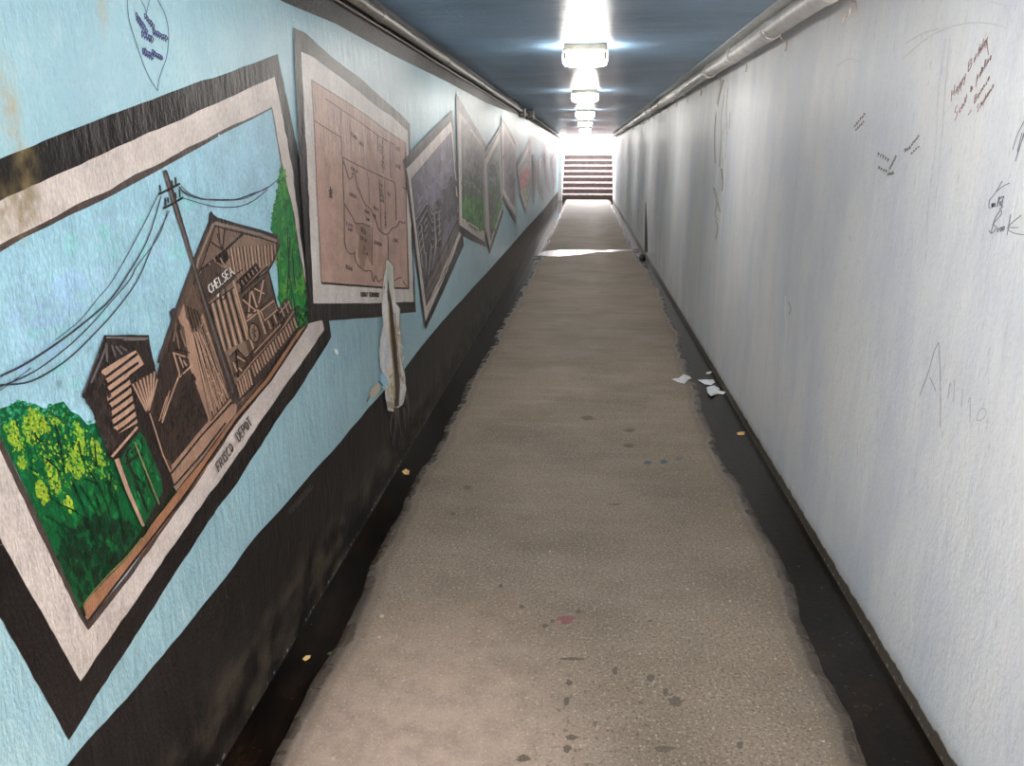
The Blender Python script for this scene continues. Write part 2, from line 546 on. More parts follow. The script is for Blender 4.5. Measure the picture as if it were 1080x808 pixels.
# one-stroke letters, x to the right and y up in a unit box
GL = {
 'A': [[(0, 0), (.4, 1), (.8, 0)], [(.15, .38), (.65, .38)]], 'B': [[(0, 0), (0, 1), (.5, .95), (.6, .75), (.45, .55), (0, .52)], [(.45, .55), (.7, .3), (.5, .03), (0, 0)]],
 'C': [[(.7, .85), (.4, 1), (.08, .75), (.05, .3), (.35, 0), (.7, .15)]], 'D': [[(0, 0), (0, 1), (.4, .95), (.7, .6), (.6, .2), (.3, 0), (0, 0)]],
 'E': [[(.6, 1), (0, 1), (0, 0), (.65, 0)], [(0, .52), (.5, .52)]], 'F': [[(.65, 1), (0, 1), (0, 0)], [(0, .52), (.5, .52)]],
 'H': [[(0, 0), (0, 1)], [(.65, 0), (.65, 1)], [(0, .5), (.65, .5)]], 'I': [[(.2, 0), (.2, 1)]], 'L': [[(0, 1), (0, 0), (.6, 0)]],
 'N': [[(0, 0), (0, 1), (.65, 0), (.65, 1)]], 'O': [[(.35, 0), (.05, .3), (.05, .7), (.35, 1), (.65, .7), (.65, .3), (.35, 0)]],
 'P': [[(0, 0), (0, 1), (.5, .95), (.6, .72), (.45, .5), (0, .47)]], 'R': [[(0, 0), (0, 1), (.5, .95), (.6, .72), (.45, .5), (0, .47)], [(.3, .47), (.7, 0)]],
 'S': [[(.65, .85), (.35, 1), (.08, .78), (.3, .55), (.6, .35), (.5, .08), (.25, 0), (.02, .15)]], 'T': [[(0, 1), (.75, 1)], [(.37, 1), (.37, 0)]],
 'Y': [[(0, 1), (.35, .5), (.7, 1)], [(.35, .5), (.35, 0)]], 'K': [[(0, 0), (0, 1)], [(.65, 1), (0, .45), (.7, 0)]], 'X': [[(0, 0), (.65, 1)], [(0, 1), (.65, 0)]],
 'W': [[(0, 1), (.2, 0), (.4, .8), (.6, 0), (.8, 1)]], 'G': [[(.65, .85), (.35, 1), (.05, .5), (.35, 0), (.65, .2), (.65, .45), (.4, .45)]], 'M': [[(0, 0), (.05, 1), (.4, .3), (.75, 1), (.8, 0)]],
 'a': [[(.5, .5), (.2, .55), (.02, .25), (.2, 0), (.48, .2), (.5, .52), (.52, .05), (.65, .05)]], 'b': [[(0, 1), (.02, .05), (.3, 0), (.45, .25), (.3, .5), (.03, .3)]],
 'c': [[(.45, .45), (.2, .52), (.02, .25), (.2, 0), (.5, .1)]], 'd': [[(.45, .45), (.15, .5), (.02, .2), (.2, 0), (.45, .2), (.5, 1), (.52, 0)]],
 'e': [[(.05, .25), (.45, .32), (.3, .53), (.05, .3), (.15, .02), (.5, .12)]], 'h': [[(0, 1), (.02, 0), (.1, .4), (.35, .5), (.42, 0), (.55, .05)]],
 'i': [[(.1, .5), (.12, 0), (.28, .08)], [(.12, .72), (.15, .76)]], 'k': [[(0, 1), (.02, 0)], [(.45, .5), (.05, .25), (.5, 0)]], 'l': [[(.05, .1), (.3, .95), (.15, 1), (.1, .1), (.25, 0)]],
 'm': [[(0, .5), (.03, 0), (.15, .48), (.28, .4), (.3, 0), (.42, .48), (.56, .4), (.58, 0)]], 'n': [[(0, .5), (.03, 0), (.2, .5), (.38, .4), (.42, 0)]],
 'o': [[(.25, .5), (.03, .3), (.12, 0), (.4, .08), (.45, .38), (.25, .5)]], 'p': [[(0, .5), (.02, -.5)], [(.03, .35), (.3, .52), (.45, .25), (.25, 0), (.03, .1)]],
 'r': [[(0, .5), (.03, 0), (.1, .4), (.38, .5)]], 's': [[(.4, .5), (.1, .42), (.35, .2), (.2, 0), (0, .08)]], 't': [[(.2, .9), (.2, .05), (.4, .05)], [(0, .58), (.42, .6)]],
 'u': [[(0, .5), (.05, .05), (.3, .02), (.42, .5), (.45, 0)]], 'y': [[(0, .5), (.1, .1), (.35, .1)], [(.42, .5), (.35, -.35), (.1, -.45)]],
 '&': [[(.6, 0), (.1, .75), (.25, 1), (.42, .8), (.05, .3), (.2, 0), (.6, .4)]], '-': [[(0, .3), (.6, .32)]], '4': [[(.5, 0), (.45, 1), (0, .35), (.65, .35)]], 
 '2': [[(0, .8), (.3, 1), (.55, .75), (0, 0), (.6, 0)]], '0': [[(.3, 0), (.02, .4), (.3, 1), (.55, .5), (.3, 0)]], '6': [[(.5, 1), (.05, .4), (.3, 0), (.5, .3), (.08, .4)]],
}


def write(pt, text, a, b, up, w, col, jit=0.0):
    """Hand lettering on the baseline a->b (pixels of the photograph, laid on the wall), up = the height vector."""
    adv = [(.55 if c == ' ' else max(x for st in GL[c] for x, _ in st) + .22) for c in text]
    tot = sum(adv) - .22
    dx, dy = (b[0] - a[0]) / tot, (b[1] - a[1]) / tot
    x = 0
    for ch, ad in zip(text, adv):
        if ch != ' ':
            jx, jy = random.uniform(-jit, jit), random.uniform(-jit, jit)
            for st in GL[ch]:
                pt.stroke([(a[0] + (x + p) * dx + q * up[0] + jx, a[1] + (x + p) * dy + q * up[1] + jy) for p, q in st], w, col, sm=ch.islower())
        x += ad


def Lbase(px, py):
    y, z = onL(px, py); return (WL, y, z)


# ================================================================== THE SETTING
def wob1(y, seed):
    return (math.sin(y * 3.1 + seed) * .010 + math.sin(y * 7.7 + seed * 2.3) * .008 + math.sin(y * 19.0 + seed * 4.1) * .003 + math.sin(y * 43.0 + seed) * .0015)


def lerp(tab, y):
    for (a, b), (c, e) in zip(tab, tab[1:]):
        if y <= c: return b + (e - b) * max(0, (y - a) / (c - a))
    return tab[-1][1]


EL = [(-3, -.765), (4, -.765), (6.5, -.735), (10.4, -.672), (17.5, -.630), (29, -.640)]
ER = [(-3, .755), (2.4, .765), (3.2, .772), (4.6, .735), (5.5, .78), (7, .840), (9.5, .885), (11.0, .875), (13, .805), (17, .84), (29, .86)]

wl = struct(MB().box(WL - .25, WL, Y0, Y1, -.12, H).build('wall_left', M['wall_l']), 'sky blue painted underpass wall carrying the murals', 'wall')
wr = struct(MB().box(WR, WR + .25, Y0, Y1, -.12, H).build('wall_right', M['wall_r']), 'glossy white painted underpass wall with pen scribbles', 'wall')
struct(MB().box(WL - .25, WR + .25, Y0, Y1 - .9, H, H + .55).build('ceiling', M['ceil']), 'low glossy slate blue ceiling of the underpass', 'ceiling')
struct(MB().box(-3, 6, -30, Y0 - .02, -.6, -.02).build('ground_1', M['outer']), 'pale ground outside the near entrance', 'ground')
cove = MB().box(.796, WR, Y0, Y1 - .9, H - .004, H)
struct(cove.build('trim_1', M['cove']), 'white painted ceiling edge strip above the big pipe', 'trim')

# floor slab: a ragged, worn edge on both sides, standing a little proud of the gutters
ys = [Y0]
while ys[-1] < 28.72: ys.append(ys[-1] + (.035 if 0.8 < ys[-1] < 7 else .09))
ys[-1] = 28.72
v, f, dmp = [], [], []
for y in ys:
    xl, xr = lerp(EL, y) + wob1(y, 1.0), lerp(ER, y) + wob1(y, 5.0) * 1.2
    v += [(xl - .012, y, -.06), (xl - .004, y, -.007), (xl + .012, y, 0), (xl + .17, y, 0), (xr - .17, y, 0), (xr - .012, y, 0), (xr + .004, y, -.007), (xr + .012, y, -.06)]
    dmp += [1, 1, 1, 0, 0, 1, 1, 1]
for i in range(len(ys) - 1):
    for k in range(7):
        f.append((i * 8 + k, i * 8 + k + 1, i * 8 + k + 9, i * 8 + k + 8))
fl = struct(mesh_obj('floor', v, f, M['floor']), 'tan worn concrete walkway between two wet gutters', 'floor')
at = fl.data.attributes.new('damp', 'FLOAT', 'POINT')
for i, q in enumerate(dmp): at.data[i].value = q
for side in (-1, 1):
    v, f = [], []
    gy = [Y0 + i * .2 for i in range(int((28.7 - Y0) / .2) + 1)] + [28.72]
    for y in gy:
        a = WL if side < 0 else WR
        b = (lerp(EL, y) + .06) if side < 0 else (lerp(ER, y) - .06)
        for t in (0, .25, .5, .75, 1):
            v.append((a + (b - a) * t, y, GUT - .006 * math.sin(t * math.pi) - .004 * (t)))
    for i in range(len(gy) - 1):
        for k in range(4):
            q = (i * 5 + k, i * 5 + k + 1, i * 5 + k + 6, i * 5 + k + 5)
            f.append(q if side < 0 else q[::-1])
    g = mesh_obj('gutter', v, f, M['gutter'], fl)
    g['label'] = 'dark wet gutter along the foot of the ' + ('mural wall' if side < 0 else 'white wall')
struct(MB().box(-3, 3, Y0 - .3, 28.7, -.6, -.10).build('floor_1', M['floor']))

# black bands painted on the mural wall
LAYER[0] = .0004
pb = Paint('L')
top = [(301, 3), (354, 25), (415, 58.5), (471, 86), (513, 108.6), (549, 122.5)]
zt = onL(301, 3)[1]
edge = [pxL(Y0, zt), pxL(.4, zt)] + top + [pxL(21, 2.03), pxL(Y1, 2.06)]
far = [pxL(Y1, H), pxL(14, H), pxL(3, H), pxL(.4, H), pxL(Y0, H)]
w3 = [pb._w(p, .0004) for p in edge + far]
bt = mesh_obj('painted_band', w3, [list(range(len(w3)))], M['band'], wl)
bt['label'] = 'black painted band along the top of the mural wall'
low = [(72, 806), (91.6, 782), (133.6, 737), (191, 668), (236.6, 610.7), (267, 569), (305, 527), (328, 500), (360, 465), (388.6, 430), (404, 413.6), (427, 388.7), (453, 355), (478, 326),
       (509, 292.5), (531, 268), (554.6, 241), (572.4, 222), (588.5, 202)]
zl = onL(72, 806)[1]
edge = [pxL(Y0, zl), pxL(.4, zl)] + low + [pxL(Y1, onL(588.5, 202)[1])]
edge = edge[:2] + wobble(edge[2:-1], .5, 14, False) + [edge[-1]]
w3 = [pb._w(p, .0004) for p in edge]
w3 += [(WL + .0004, y, -.06) for y in (Y1, 14, 3, .4, Y0)]
bb = mesh_obj('painted_skirting', w3, [list(range(len(w3)))], M['black'], wl)
bb['label'] = 'black painted skirting band with mud splashes'

struct(MB().box(-3, 3, Y1 - 1.15, Y1 - .9, H + .55, 3.62).build('wall_added_shade', M['outer']), 'unseen wall added above the exit to shade the lower steps', 'wall')  # added out of view so its shadow covers the lower exit steps
# ---- outside at the far end: an open stairwell
ST = 28.72
for nm, x0, x1 in (('wall_stairwell_left', -1.4, -.77), ('wall_stairwell_right', .985, 1.7)):
    struct(MB().box(x0, x1, Y1 + .02, 36, -.12, 1.75).build(nm, M['outer']), 'pale retaining wall beside the exit steps', 'wall')
stairs = thing('staircase', 'concrete steps rising into daylight at the far exit', 'stairs', (.1, ST, 0))
for k in range(15):
    sp = MB().box(-.765, .98, ST + .3 * k, ST + .3 * (k + 1) + (0 if k < 14 else 2.5), -.05, .19 * (k + 1) - .055).build('step', M['step'], stairs)
    MB().box(-.765, .98, ST + .3 * k - .02, ST + .3 * (k + 1) - .021 + (0 if k < 14 else 2.5), .19 * (k + 1) - .055, .19 * (k + 1), .012).build('tread', M['tread'], sp)
struct(MB().box(-8, 8, ST + 15 * .3 + 2.4, 60, 2.0, 2.84).build('ground', M['outer']), 'pale ground at the top of the exit steps', 'ground')

# ------------------------------------------------------------------ ceiling lamps
LY = [5.24, 8.74, 12.42, 16.22, 20.3, 24.2]


def make_lamp(x, y, label):
    t = thing('ceiling_lamp', label, 'lamp', (x, y, H), 'square lamps along the ceiling')
    MB().box(x - .128, x + .128, y - .12, y + .12, H - .042, H + .0, .006).build('housing', M['lampbase'], t)
    import bmesh
    # moulded lens: slightly wider than the housing, softly rounded towards the bottom
    secs = [(.132, .124, -.042), (.134, .126, -.052), (.134, .126, -.088), (.126, .118, -.102), (.100, .094, -.110)]
    vs, fs = [], []
    n = 32
    for a, b, z in secs:
        for k in range(n):
            q = 2 * math.pi * (k + .5) / n
            cx, cy = math.cos(q), math.sin(q)
            e = .22
            vs.append((x + a * math.copysign(abs(cx) ** e, cx), y + b * math.copysign(abs(cy) ** e, cy), H + z))
    for i in range(len(secs) - 1):
        for k in range(n):
            fs.append((i * n + k, (i + 1) * n + k, (i + 1) * n + (k + 1) % n, i * n + (k + 1) % n))
    fs.append(tuple(range(n))); fs.append(tuple(range((len(secs) - 1) * n, len(secs) * n))[::-1])
    dfs = mesh_obj('diffuser', vs, fs, M['diff'], t); dfs['label'] = 'glowing white plastic diffuser'
    for sx in (-1, 1):
        for sy in (-1, 1):
            px_, py_ = x + sx * .108, y + sy * .134
            MB().tube([(px_ + sx * .010, py_, H - .050), (px_ + sx * .010, py_, H - .086), (px_ - sx * .018, py_, H - .098)], .009, 8).build('clip', M['clip'], t)
    return t


names = ['ceiling lamp nearest to the viewer, large glowing square', 'second glowing ceiling lamp from the near end of the underpass', 'third glowing ceiling lamp from the near end of the underpass',
         'fourth glowing ceiling lamp, small, deep in the underpass', 'fifth glowing ceiling lamp, tiny, close to the exit', 'last glowing ceiling lamp before the exit steps']
lamp0 = make_lamp(-.016, LY[0], names[0])


def copy_thing(src, loc, label):
    r = src.copy(); COL.objects.link(r); r.location = loc; r['label'] = label
    for ch in src.children:
        c = ch.copy(); COL.objects.link(c); c.parent = r
    return r


for y, nm in zip(LY[1:], names[1:]):
    copy_thing(lamp0, (-.02, y, H), nm)

copy_thing(lamp0, (-.016, 1.62, H), 'ceiling lamp directly overhead, just out of view')

# ------------------------------------------------------------------ big white pipe on the white wall's top
PX, PZ, PR = .874, 2.077, .0445
pt = thing('drain_pipe', 'thick white painted pipe strapped along the top of the white wall', 'pipe', (PX, Y0, PZ))
yy = [Y0 + .02 + i * .5 for i in range(int((Y1 - .4 - Y0) / .5) + 1)]
MB().tube([(PX + math.sin(y * 1.3) * .0015, y, PZ + math.sin(y * 2.1) * .002) for y in yy], PR, 24).build('pipe_body', M['pipe'], pt, True)
sy = [-1.9, -.8, .2, 1.2, 2.2, 3.22, 4.25, 5.25, 6.23, 7.2, 8.16, 9.1, 10.1, 11.1, 12.1, 13.1, 14.1, 15.1, 16.1, 17.1, 18.1, 19.1, 20.1, 21.1, 22.1, 23.1, 24.1, 25.1, 26.1, 27.1]


def strap(y):
    m = MB()
    ring = [(PX + math.cos(a) * (PR + .002), y + .004 * math.sin(a * 3), PZ + math.sin(a) * (PR + .002)) for a in [math.radians(130 + i * 12) for i in range(17)]]
    ring = ring + [(WR - .035, y + .004, PZ - PR - .004), (WR - .012, y + .006, PZ - PR - .010), (WR - .0075, y + .004, PZ - PR - .030 - random.uniform(0, .02))]
    m.tube(ring, .0042, 8)
    return m.build('pipe_strap', M['strap'], pt, True)


for y in sy:
    strap(y)
    if y > 0 and (int(y) % 2 == 0 or y < 7):
        MB().tube([(PX, y + .055, PZ), (PX, y + .062, PZ), (PX, y + .12, PZ), (PX, y + .127, PZ)], [PR + .0005, PR + .0045, PR + .0045, PR + .0005], 24).build('pipe_coupling', M['pipe'], pt, False)
# wet paint runs on the wall under the straps
for y in (3.3, 3.36, 4.27, 5.28, 6.26, 7.25, 8.2):
    z = PZ - PR - random.uniform(.045, .06)
    MB().tube([(WR - .006, y, z + .03), (WR - .007, y + .004, z + .012), (WR - .008, y + .005, z)], [.003, .004, .006], 8).build('paint_drip', M['strap'], pt, True)

# ------------------------------------------------------------------ conduit on the mural wall's top
CXc, CZc, CRc = -.868, 2.058, .0225
ct = thing('conduit', 'thin grey metal conduit along the top of the mural wall', 'pipe', (CXc, Y0, CZc))
for a, b in ((Y0 + .02, 11.28), (11.525, 12.39), (12.625, 27.35)):
    pts = [(CXc, a, CZc), (CXc, b, CZc)]
    if b > 20: pts += [(CXc, 27.4, CZc - .01), (CXc, 27.44, CZc - .10)]
    MB().tube(pts, CRc, 18).build('conduit_tube', M['conduit'], ct, True)
    MB().tube([(WL + .009, a, CZc - .034), (WL + .009, b, CZc - .034)], .0065, 10).build('cable', M['cable'], ct, True)
for y in (-1.5, .5, 3.6, 5.3, 7.1, 9.9, 13.6, 17, 20.5, 24):
    MB().tube([(CXc, y - .045, CZc), (CXc, y - .04, CZc), (CXc, y + .04, CZc), (CXc, y + .045, CZc)], [CRc, CRc + .004, CRc + .004, CRc], 18).build('coupling', M['conduit'], ct)
b1 = MB().box(WL, WL + .075, 11.3, 11.52, 1.985, 2.10, .006)
t = thing('junction_box', 'small dark metal box on the conduit, first of two', 'electrical box', (WL, 11.4, 1.985))
b1.build('box_body', M['box'], t); MB().box(WL + .012, WL + .066, 11.292, 11.3, 1.993, 2.092, .003).build('cover_plate', M['conduit'], t)
t = thing('junction_box', 'larger dark metal box on the conduit, nearer the exit', 'electrical box', (WL, 12.5, 1.98))
MB().box(WL, WL + .125, 12.4, 12.62, 2.0, 2.125, .006).build('box_body', M['box'], t); MB().box(WL + .01, WL + .115, 12.392, 12.4, 2.01, 2.115, .003).build('cover_plate', M['cable'], t)
# ================================================================== THE PAINTED PICTURES ON THE MURAL WALL
def C(r, g, b, gain=None, _c=C): return _c(r, g, b, PGAIN if gain is None else gain)


BLK = C(26, 22, 22); BLK2 = C(60, 54, 54); MAT_ = C(192, 182, 176); INK = C(38, 33, 33)
DK = C(26, 20, 18); BR0 = C(84, 68, 58); BR1 = C(122, 101, 87); BR2 = C(152, 122, 104); BR3 = C(174, 142, 122); BR4 = C(128, 104, 90); PATH = C(150, 108, 82)
SKY = C(146, 186, 202); SKY2 = C(148, 185, 204); SKY3 = C(140, 192, 200)
G0 = C(14, 40, 24); G1 = C(12, 84, 44); G2 = C(24, 112, 52); G3 = C(64, 140, 52); YG = C(160, 178, 44); YG2 = C(128, 160, 44); G4 = C(10, 60, 34)


def mural(label, px, py):
    LAYER[0] = .0007
    return thing('painted_mural', label, 'mural', Lbase(px, py), 'framed pictures painted along the blue wall')


# ------------------------------------------------------------------ 1: the depot
t = mural('largest painted picture, a brown wooden railway depot with green bushes, tilted in a black frame', 72.5, 781)
TL = pxL(.80, 1.40)
P = Paint()
P.poly(wobble([TL, (-60, 181), (0, 167.5), (17, 160.5), (82, 134.5), (150, 108.5), (205, 87.7), (233.6, 79.3), (257, 70), (293, 57), (295, 68.4), (314.7, 163), (328, 240), (341, 337.5), (347, 338), (349.5, 355.5),
               (316, 410), (290, 446), (250, 510), (230, 535), (143, 670), (72.5, 781), (0, 651)], .6), BLK)
for k in range(60):                                                   # dry brush marks on the black frame
    a = random.random(); x = 10 + a * 270; y = 163 - a * 98 + random.uniform(3, 26)
    P.stroke([(x, y), (x + random.uniform(-1.5, 1.5), y + random.uniform(5, 14))], .7, C(58, 54, 54), False)
P.build('painted_border', t)
P = Paint()
mTL = pxL(.88, 1.355)
P.poly(wobble([mTL, (-50, 232), (0, 212), (33.4, 196), (75, 178), (113.7, 160), (150, 143), (183.4, 129.5), (217, 113.6), (250, 99.4), (289.6, 81), (308, 175), (321.4, 283.7), (326, 341), (339.7, 337.5), (342, 348),
               (290, 423), (230, 510), (221, 520), (118, 670), (85, 718.5), (58, 670), (30, 622), (0, 567)], .6), MAT_)
P.strokes([[(0, 575), (34, 560), (60, 592)], [(33, 622), (50, 600)], [(66, 640), (72, 618)]], .5, C(170, 160, 156))
P.build('painted_mat', t)['label'] = 'off white painted mat'
P = Paint()
oTL = pxL(.955, 1.315)
out = [oTL, (-40, 276), (0, 258), (28.4, 243.6), (58.5, 228.6), (80, 216), (98.7, 207.7), (117, 200), (142, 184), (163.4, 175), (196.8, 156), (217, 147), (247, 131), (267, 122.8), (287, 112.7), (297, 170), (309, 220), (317, 270),
       (323, 300), (326, 341), (286, 401), (251, 445), (199, 522), (136, 611), (93, 665), (84, 651), (28.5, 535), (0, 474.5)]
P.poly(wobble(out, .5), C(70, 60, 56))
iTL = pxL(.975, 1.295)
inn = [iTL, (-40, 286), (0, 266), (25, 251), (50, 239.4), (73.6, 227), (90, 220), (117, 207), (139, 195), (160.5, 183.4), (180, 172.5), (217, 152), (237, 140), (267, 125.3), (286.4, 115), (296, 172), (308, 220), (316, 271), (322, 302), (324.5, 341), (284.5, 400), (250, 440),
       (196, 519), (133, 607), (93, 655), (84, 641), (36, 535), (0, 460)]
P.poly(inn, SKY)
P.build('painted_sky', t)['label'] = 'pale blue painted sky with a dark outline'
P = Paint()
sk = [(2, 270), (90, 225), (180, 178), (284, 120), (293, 170), (286, 235), (230, 226), (170, 375), (100, 440), (2, 420)]
P.dabs(sk, 150, [SKY, SKY3, C(150, 188, 203), C(148, 188, 202), C(149, 185, 204)], (4, 9), None, 1.8, clip=1.6)
P.dabs([(2, 300), (90, 270), (120, 320), (50, 400), (2, 400)], 40, [SKY2, C(146, 182, 208), SKY], (5, 9), None, 2, clip=1.6)
P.dabs([(215, 150), (284, 120), (292, 190), (220, 205)], 40, [SKY2, C(150, 186, 204)], (3, 7), None, 2, clip=1.6)
P.build('painted_cloud_haze', t)
# trees at the far edge
P = Paint()
tr = [(296.5, 171), (293.5, 192), (291.5, 208), (288.5, 223.5), (285, 242), (294, 256), (292, 277), (293.5, 304), (293, 315), (303, 345), (316, 353), (325, 340), (322, 300), (316, 270), (308, 220)]
P.poly(tr, G2)
P.dabs(tr, 190, [G1, G2, G3, C(40, 120, 60), C(90, 150, 60)], (1.0, 2.2), 1.45, 2.6)
P.strokes([[(303, 240), (305, 290), (312, 330)], [(308, 262), (311, 300)], [(306, 250), (303, 310)]], 1.4, G0)
P.dabs([(284, 244), (297, 168), (298, 180), (290, 235)], 40, [G1, G3], (.8, 1.5), 1.8, 1.5)
P.dabs([(300, 330), (324, 320), (324, 342), (312, 352)], 30, [G0, G4], (1, 2), 1.4, 2)
P.build('painted_tree', t)['label'] = 'green painted tree at the frame edge'
# bushes
P = Paint()
bu = [(0, 431), (10, 428), (20, 421.7), (28, 428), (37, 426), (48, 432), (58, 426), (67, 423.4), (75, 434), (83.6, 438), (92, 448), (101, 446), (108, 464), (116, 484), (124, 484), (134, 520), (151, 556), (128, 589), (110, 611), (87.6, 639), (84, 641), (60, 588), (36, 535), (18, 497), (0, 460)]
P.poly([(84, 641), (88, 652), (116, 624), (140, 596), (156, 570), (190, 524), (178, 505), (150, 540), (120, 585)], C(26, 40, 22))
P.poly(bu, G1)
P.dabs([(0, 436), (20, 422), (40, 428), (66, 424), (82, 438), (101, 446), (108, 470), (60, 450), (0, 455)], 150, [C(20, 120, 80), C(30, 130, 90), C(60, 150, 110)], (.8, 1.8), None, 1.4)
P.dabs([(2, 450), (60, 440), (110, 470), (122, 500), (130, 560), (80, 600), (40, 535)], 150, [G2, G1, C(20, 100, 60)], (1.5, 3.2), 1.2, 2)
P.dabs([(70, 560), (110, 540), (148, 556), (128, 588), (86, 637), (60, 585)], 190, [G0, G4, C(10, 50, 30), C(16, 34, 22)], (1.6, 3.4), 1.1, 2.6)
for ar, n in (([(26, 440), (34, 428), (44, 436), (52, 452), (40, 460), (30, 466), (24, 455)], 70), ([(5, 452), (14, 444), (24, 468), (20, 476), (10, 464)], 45), ([(18, 484), (26, 480), (30, 494), (20, 494)], 18),
              ([(46, 484), (54, 488), (64, 508), (62, 520), (54, 514), (50, 498)], 45), ([(38, 508), (46, 510), (52, 526), (46, 532), (38, 520)], 36), ([(70, 490), (78, 485), (90, 496), (80, 506)], 22),
              ([(80, 446), (88, 456), (90, 476), (82, 470)], 20), ([(76, 470), (82, 468), (86, 490), (76, 488)], 18), ([(94, 462), (104, 468), (112, 494), (100, 484)], 26), ([(50, 438), (62, 444), (58, 452)], 12), ([(70, 522), (76, 528), (74, 540), (68, 532)], 12)):
    P.dabs(ar, int(n * 1.3), [YG2, G3, YG2], (1.2, 2.4), 1.2, 1.8)
    P.dabs(ar, int(n * 1.4), [YG, YG, YG2, C(168, 180, 60)], (.6, 1.4), 1.2, 1.9)
    P.dabs(ar, int(n * .35), [G1, G2], (.5, 1.1), 1.2, 2.0)
P.dabs([(24, 460), (110, 476), (124, 510), (60, 500)], 150, [YG2, G3, YG, G1], (.7, 1.3), 1.2, 1.6)
P.dabs([(2, 446), (40, 432), (66, 432), (100, 456), (122, 500), (124, 520), (84, 500), (66, 536), (40, 516), (16, 486)], 330, [YG2, G3, C(90, 150, 56), C(110, 158, 50), G2, G1], (.5, 1.3), 1.25, 2.0, clip=.6)
P.stroke([(58, 448), (62, 460), (65, 480), (68, 496)], [2.4, 1.2], G0)
P.strokes([[(37, 458), (42, 465), (48, 466)], [(48, 484), (56, 490), (64, 498)], [(83, 468), (86, 482), (89, 488)], [(100, 468), (101, 482), (102, 492)], [(60, 466), (66, 472)], [(30, 492), (40, 499)]], 1.6, G0, True)
for l in ([(95, 498), (104, 512), (112, 530), (116, 545)], [(88, 505), (100, 509), (106, 516)], [(118, 500), (116, 516), (118, 530)], [(76, 508), (84, 525), (92, 545), (98, 570)], [(52, 524), (64, 532), (80, 540), (95, 556), (106, 590)], [(48, 545), (62, 552), (74, 570)],
          [(100, 520), (110, 548), (118, 566)], [(66, 552), (80, 566), (92, 588), (98, 606)], [(112, 505), (126, 540), (136, 566)], [(84, 512), (96, 530), (108, 556)], [(60, 560), (72, 580), (80, 604)], [(122, 520), (128, 548), (132, 570)]):
    P.stroke(l, [1.8, .9], G0)
P.build('painted_bush', t)['label'] = 'green painted bushes with yellow leaves'
# path and platform
P = Paint()
P.poly(wobble([(87.6, 639), (110, 613), (134, 589), (149, 570), (160, 553), (186, 520), (210, 490), (249.5, 437), (281, 399), (314, 350), (324, 342), (286, 401), (251, 442), (212, 501), (198, 520), (170, 558), (140, 596), (114, 630), (93, 656)], .3), PATH)
P.stroke([(88, 637), (110, 611), (134, 587), (150, 567)], 1.6, C(120, 120, 80))
P.stroke([(93, 655), (112, 630), (138, 596), (167, 559), (196, 521), (210, 501), (250, 442), (285, 402), (324, 343)], 2.2, DK, False)
P.stroke([(186, 518), (210, 489), (249, 436), (281, 398), (314, 349)], 1.4, DK, False)
P.build('painted_path', t)['label'] = 'reddish brown painted path'
# depot building
P = Paint()
dep = [(223, 232), (230, 230), (250, 236), (275, 242.6), (292, 247.6), (296, 253), (295.5, 260), (284, 285), (288, 304), (293, 325.7), (302, 316), (308, 322), (314.4, 346), (281, 397), (249, 436), (186, 518), (182, 508), (172, 480), (157, 437), (165, 410), (168, 383), (187, 327), (207, 273)]
P.poly(dep, BR0)
# gable
P.poly([(226, 236), (256, 245), (218, 283), (208, 291)], C(112, 92, 82))
P.poly([(256, 246), (292, 254), (290, 262), (283, 283), (278, 288), (222, 330), (214, 292)], BR1)
for i in range(15):                                                   # vertical boards under the eaves
    a = i / 14; x = 240 + a * 50; y = 263 - a * 4
    P.stroke([(x, y - 2 + abs(a - .5) * 3), (x + 5 - a * 4, y + 28 - a * 10)], 1.3, BR3 if i % 2 else BR2, False)
    P.stroke([(x + 1.5, y - 2), (x + 6 - a * 4, y + 28 - a * 12)], .9, DK, False)
P.strokes([[(230, 238), (233, 262)], [(237, 241), (235, 263)], [(222, 255), (235, 264)], [(229, 246), (234, 262)]], 1.5, DK)
P.stroke([(257, 246), (235, 266), (212, 285)], 2.6, DK, False)
P.poly([(230, 268), (239, 262), (242, 272), (236, 280), (228, 276)], DK)
P.strokes([[(226, 272), (228, 284)], [(232, 272), (238, 282)], [(221, 277), (222, 288)]], 1.4, BR2)
# roof trims
P.stroke([(229, 231), (250, 237.5), (275, 244), (293, 250)], 3.6, C(52, 46, 46), False)
P.stroke([(226, 235), (250, 241), (275, 247.5), (292, 254.5)], 3.0, C(126, 112, 104), False)
P.stroke([(226, 238), (250, 244.5), (275, 251), (293, 257)], 1.5, DK, False)
P.stroke([(222, 233), (206.5, 271), (187, 324), (167, 383)], 3.6, C(62, 56, 56), False)
P.stroke([(225, 236), (209, 275), (207, 284)], 2.2, C(134, 116, 104), False)
P.stroke([(227, 238), (213, 280), (190, 332), (170, 384)], 1.5, DK, False)
P.poly([(219.5, 240), (220.5, 225), (222.7, 222.3), (225, 226), (229, 229), (229, 233), (223, 236)], C(46, 42, 42))
P.stroke([(295, 258), (284, 284), (268, 296), (253, 310)], 1.8, DK)
P.stroke([(283, 285), (288, 305), (293, 326)], 1.6, DK, False)
# big planked front left of the pole
P.poly([(203, 297), (208, 312), (243, 420), (220, 445), (201, 390), (194, 345), (187, 338)], BR2)
P.poly([(203, 297), (208, 312), (214, 330), (206, 350), (196, 335), (194, 320)], C(92, 74, 64))
for i in range(9):
    a = i / 8; P.stroke([(196 + a * 13, 322 + a * 6), (222 + a * 21, 442 - a * 20)], 1.5 if i % 2 else 1.0, DK if i % 2 else BR0, False)
    if i % 2: P.stroke([(200 + a * 12, 350), (221 + a * 21, 436 - a * 20)], 1.2, BR3, False)
P.dabs([(210, 335), (218, 345), (240, 415), (228, 430), (214, 380)], 60, [BR1, BR3, BR4], (.5, 1.0), 1.3, 2)
